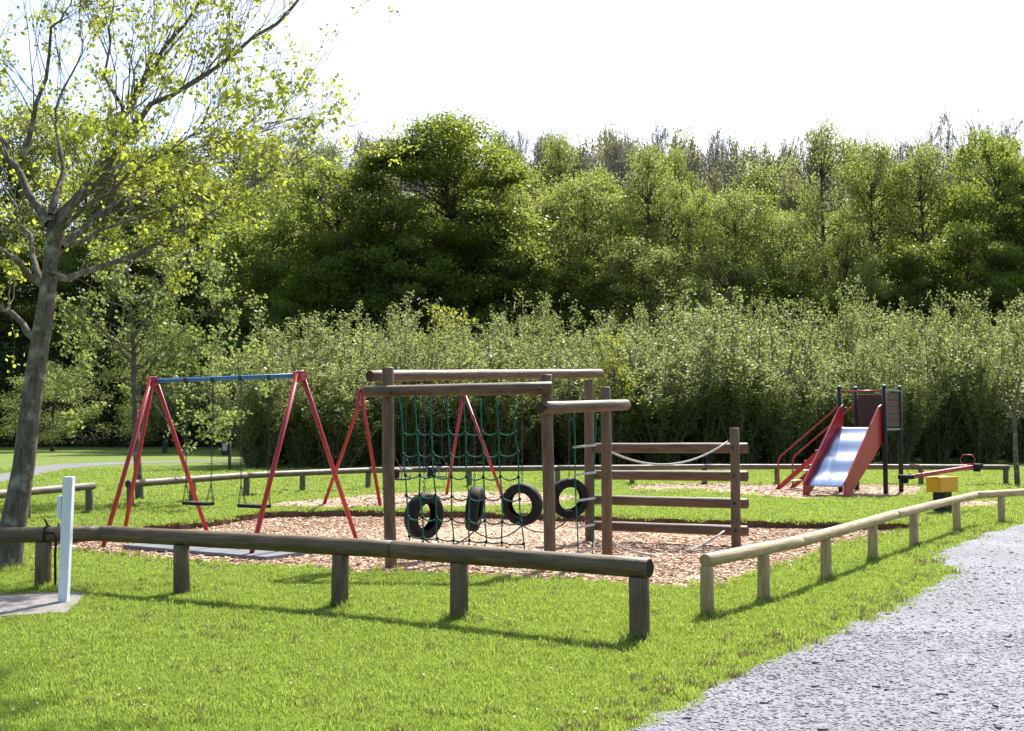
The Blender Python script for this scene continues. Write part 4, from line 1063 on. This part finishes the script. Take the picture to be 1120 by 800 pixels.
for px, ptop, Y, w_, k in ((357, 150, 108, 70, 'fresh_b'), (395, 146, 112, 60, 'bare_c'), (610, 147, 106, 64, 'fresh_b'), (672, 143, 110, 62, 'bare_c'), (735, 165, 100, 60, 'fresh_a'), (1085, 150, 100, 80, 'fresh_c'), (250, 140, 105, 90, 'fresh_b'), (300, 150, 106, 80, 'fresh_a'), (1010, 175, 100, 80, 'bare_c'), (835, 178, 102, 90, 'fresh_b'), (560, 172, 102, 80, 'fresh_c'), (870, 190, 98, 70, 'bare_c'), (950, 172, 100, 80, 'bare_c'), (650, 185, 98, 70, 'fresh_a'), (780, 185, 98, 80, 'bare_c')):
    wood(k, px, ptop, Y, w_, 'hazy green tree higher on the hillside behind the front of the wood')
for k in range(62):
    px = 330 + k * 15 + pr.uniform(-8, 8)
    if px > 1240: continue
    tp = (150 if px < 1050 else 130) + pr.uniform(-8, 10)
    wood(['bare_a', 'bare_b', 'bare_a', 'bare_b', 'bare_c'][int(pr.integers(0, 5))], px, tp, 112 + pr.uniform(-8, 14), pr.uniform(70, 95), 'bare grey treetop on the skyline behind the green wood', 'bare trees along the skyline')
for k in range(18):
    wood('bare_b', 340 + k * 48 + pr.uniform(-15, 15), 172 + pr.uniform(-12, 12), 103, 75, 'bare grey treetop on the skyline behind the green wood', 'bare trees along the skyline')
for k in range(22):
    px = 300 + k * 44 + pr.uniform(-8, 8)
    wood(['fresh_a', 'fresh_c', 'dense_b', 'fresh_b'][int(pr.integers(0, 4))], px, 212 + pr.uniform(-14, 22), 92 + pr.uniform(-3, 3), 100, 'green crown filling the gaps in the middle of the wood')
# undergrowth
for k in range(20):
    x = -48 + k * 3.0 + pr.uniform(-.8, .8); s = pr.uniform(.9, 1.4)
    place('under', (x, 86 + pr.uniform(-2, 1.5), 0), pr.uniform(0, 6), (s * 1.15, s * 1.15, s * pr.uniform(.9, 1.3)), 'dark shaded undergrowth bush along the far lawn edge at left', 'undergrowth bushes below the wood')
# round bush and neighbours at left
c = P(182, 352, 66); place('round', (c.x, 66, 0), 1, (1.0, 1.0, c.z / 8.2), 'rounded light green tree above the left swing crossbar')
c = P(60, 400, 70); place('round', (c.x, 70, 0), 2, (1.0, 1.0, c.z / 8.2), 'low light green tree behind the maple trunk, far lawn')
c = P(487, 330, 53.5); place('yellow', (c.x, 53.5, 0), 0, (.95, .95, c.z / 7.4), 'bright golden-leaved bush poking above the thicket left of centre')
c = P(668, 362, 44.5); place('yellow', (c.x, 44.5, 0), 2, (.55, .55, c.z / 7.4), 'small yellow-green bush among the willows right of centre')
# willow thicket
k = 0
for row, (Y0, Y1, t0, t1, x0, x1, st) in enumerate(((44, 50, 375, 352, 285, 1240, 44), (47, 54, 356, 335, 308, 1250, 40), (51, 58, 348, 326, 325, 1250, 36), (56, 63, 342, 322, 330, 1250, 36))):
    px = x0
    while px < x1:
        f = (px - 290) / 830; Y = Y0 + (Y1 - Y0) * f + pr.uniform(-1, 1); tp = t0 + (t1 - t0) * f + pr.uniform(-22, 34)
        c = P(px, tp, Y); s = pr.uniform(.85, 1.6)
        lab = 'grey-green willow shrub in the dense thicket behind the far rail'
        marks = ((330, 'beyond the left swing set'), (420, 'beyond the gap between the swings and log frame'), (600, 'beyond the rope net'), (700, 'beyond the rope ladder'), (830, 'beyond the horizontal logs'), (990, 'beyond the slide'), (1125, 'beyond the seesaw'))
        if row == 0: lab = 'front willow shrub of the thicket ' + next((b_ for a_, b_ in marks if px < a_), 'past the right end of the rail')
        if k == 0: lab = 'leftmost grey-green willow shrub of the thicket, dark at its foot'
        place('willow%d' % (k % 4), (c.x, Y, 0), pr.uniform(0, 6.28), (s, s, c.z / 6.5), lab, 'willow shrubs of the thicket')
        px += st * pr.uniform(.85, 1.15); k += 1
print('willows', k)
# low dark scrub between the willow feet
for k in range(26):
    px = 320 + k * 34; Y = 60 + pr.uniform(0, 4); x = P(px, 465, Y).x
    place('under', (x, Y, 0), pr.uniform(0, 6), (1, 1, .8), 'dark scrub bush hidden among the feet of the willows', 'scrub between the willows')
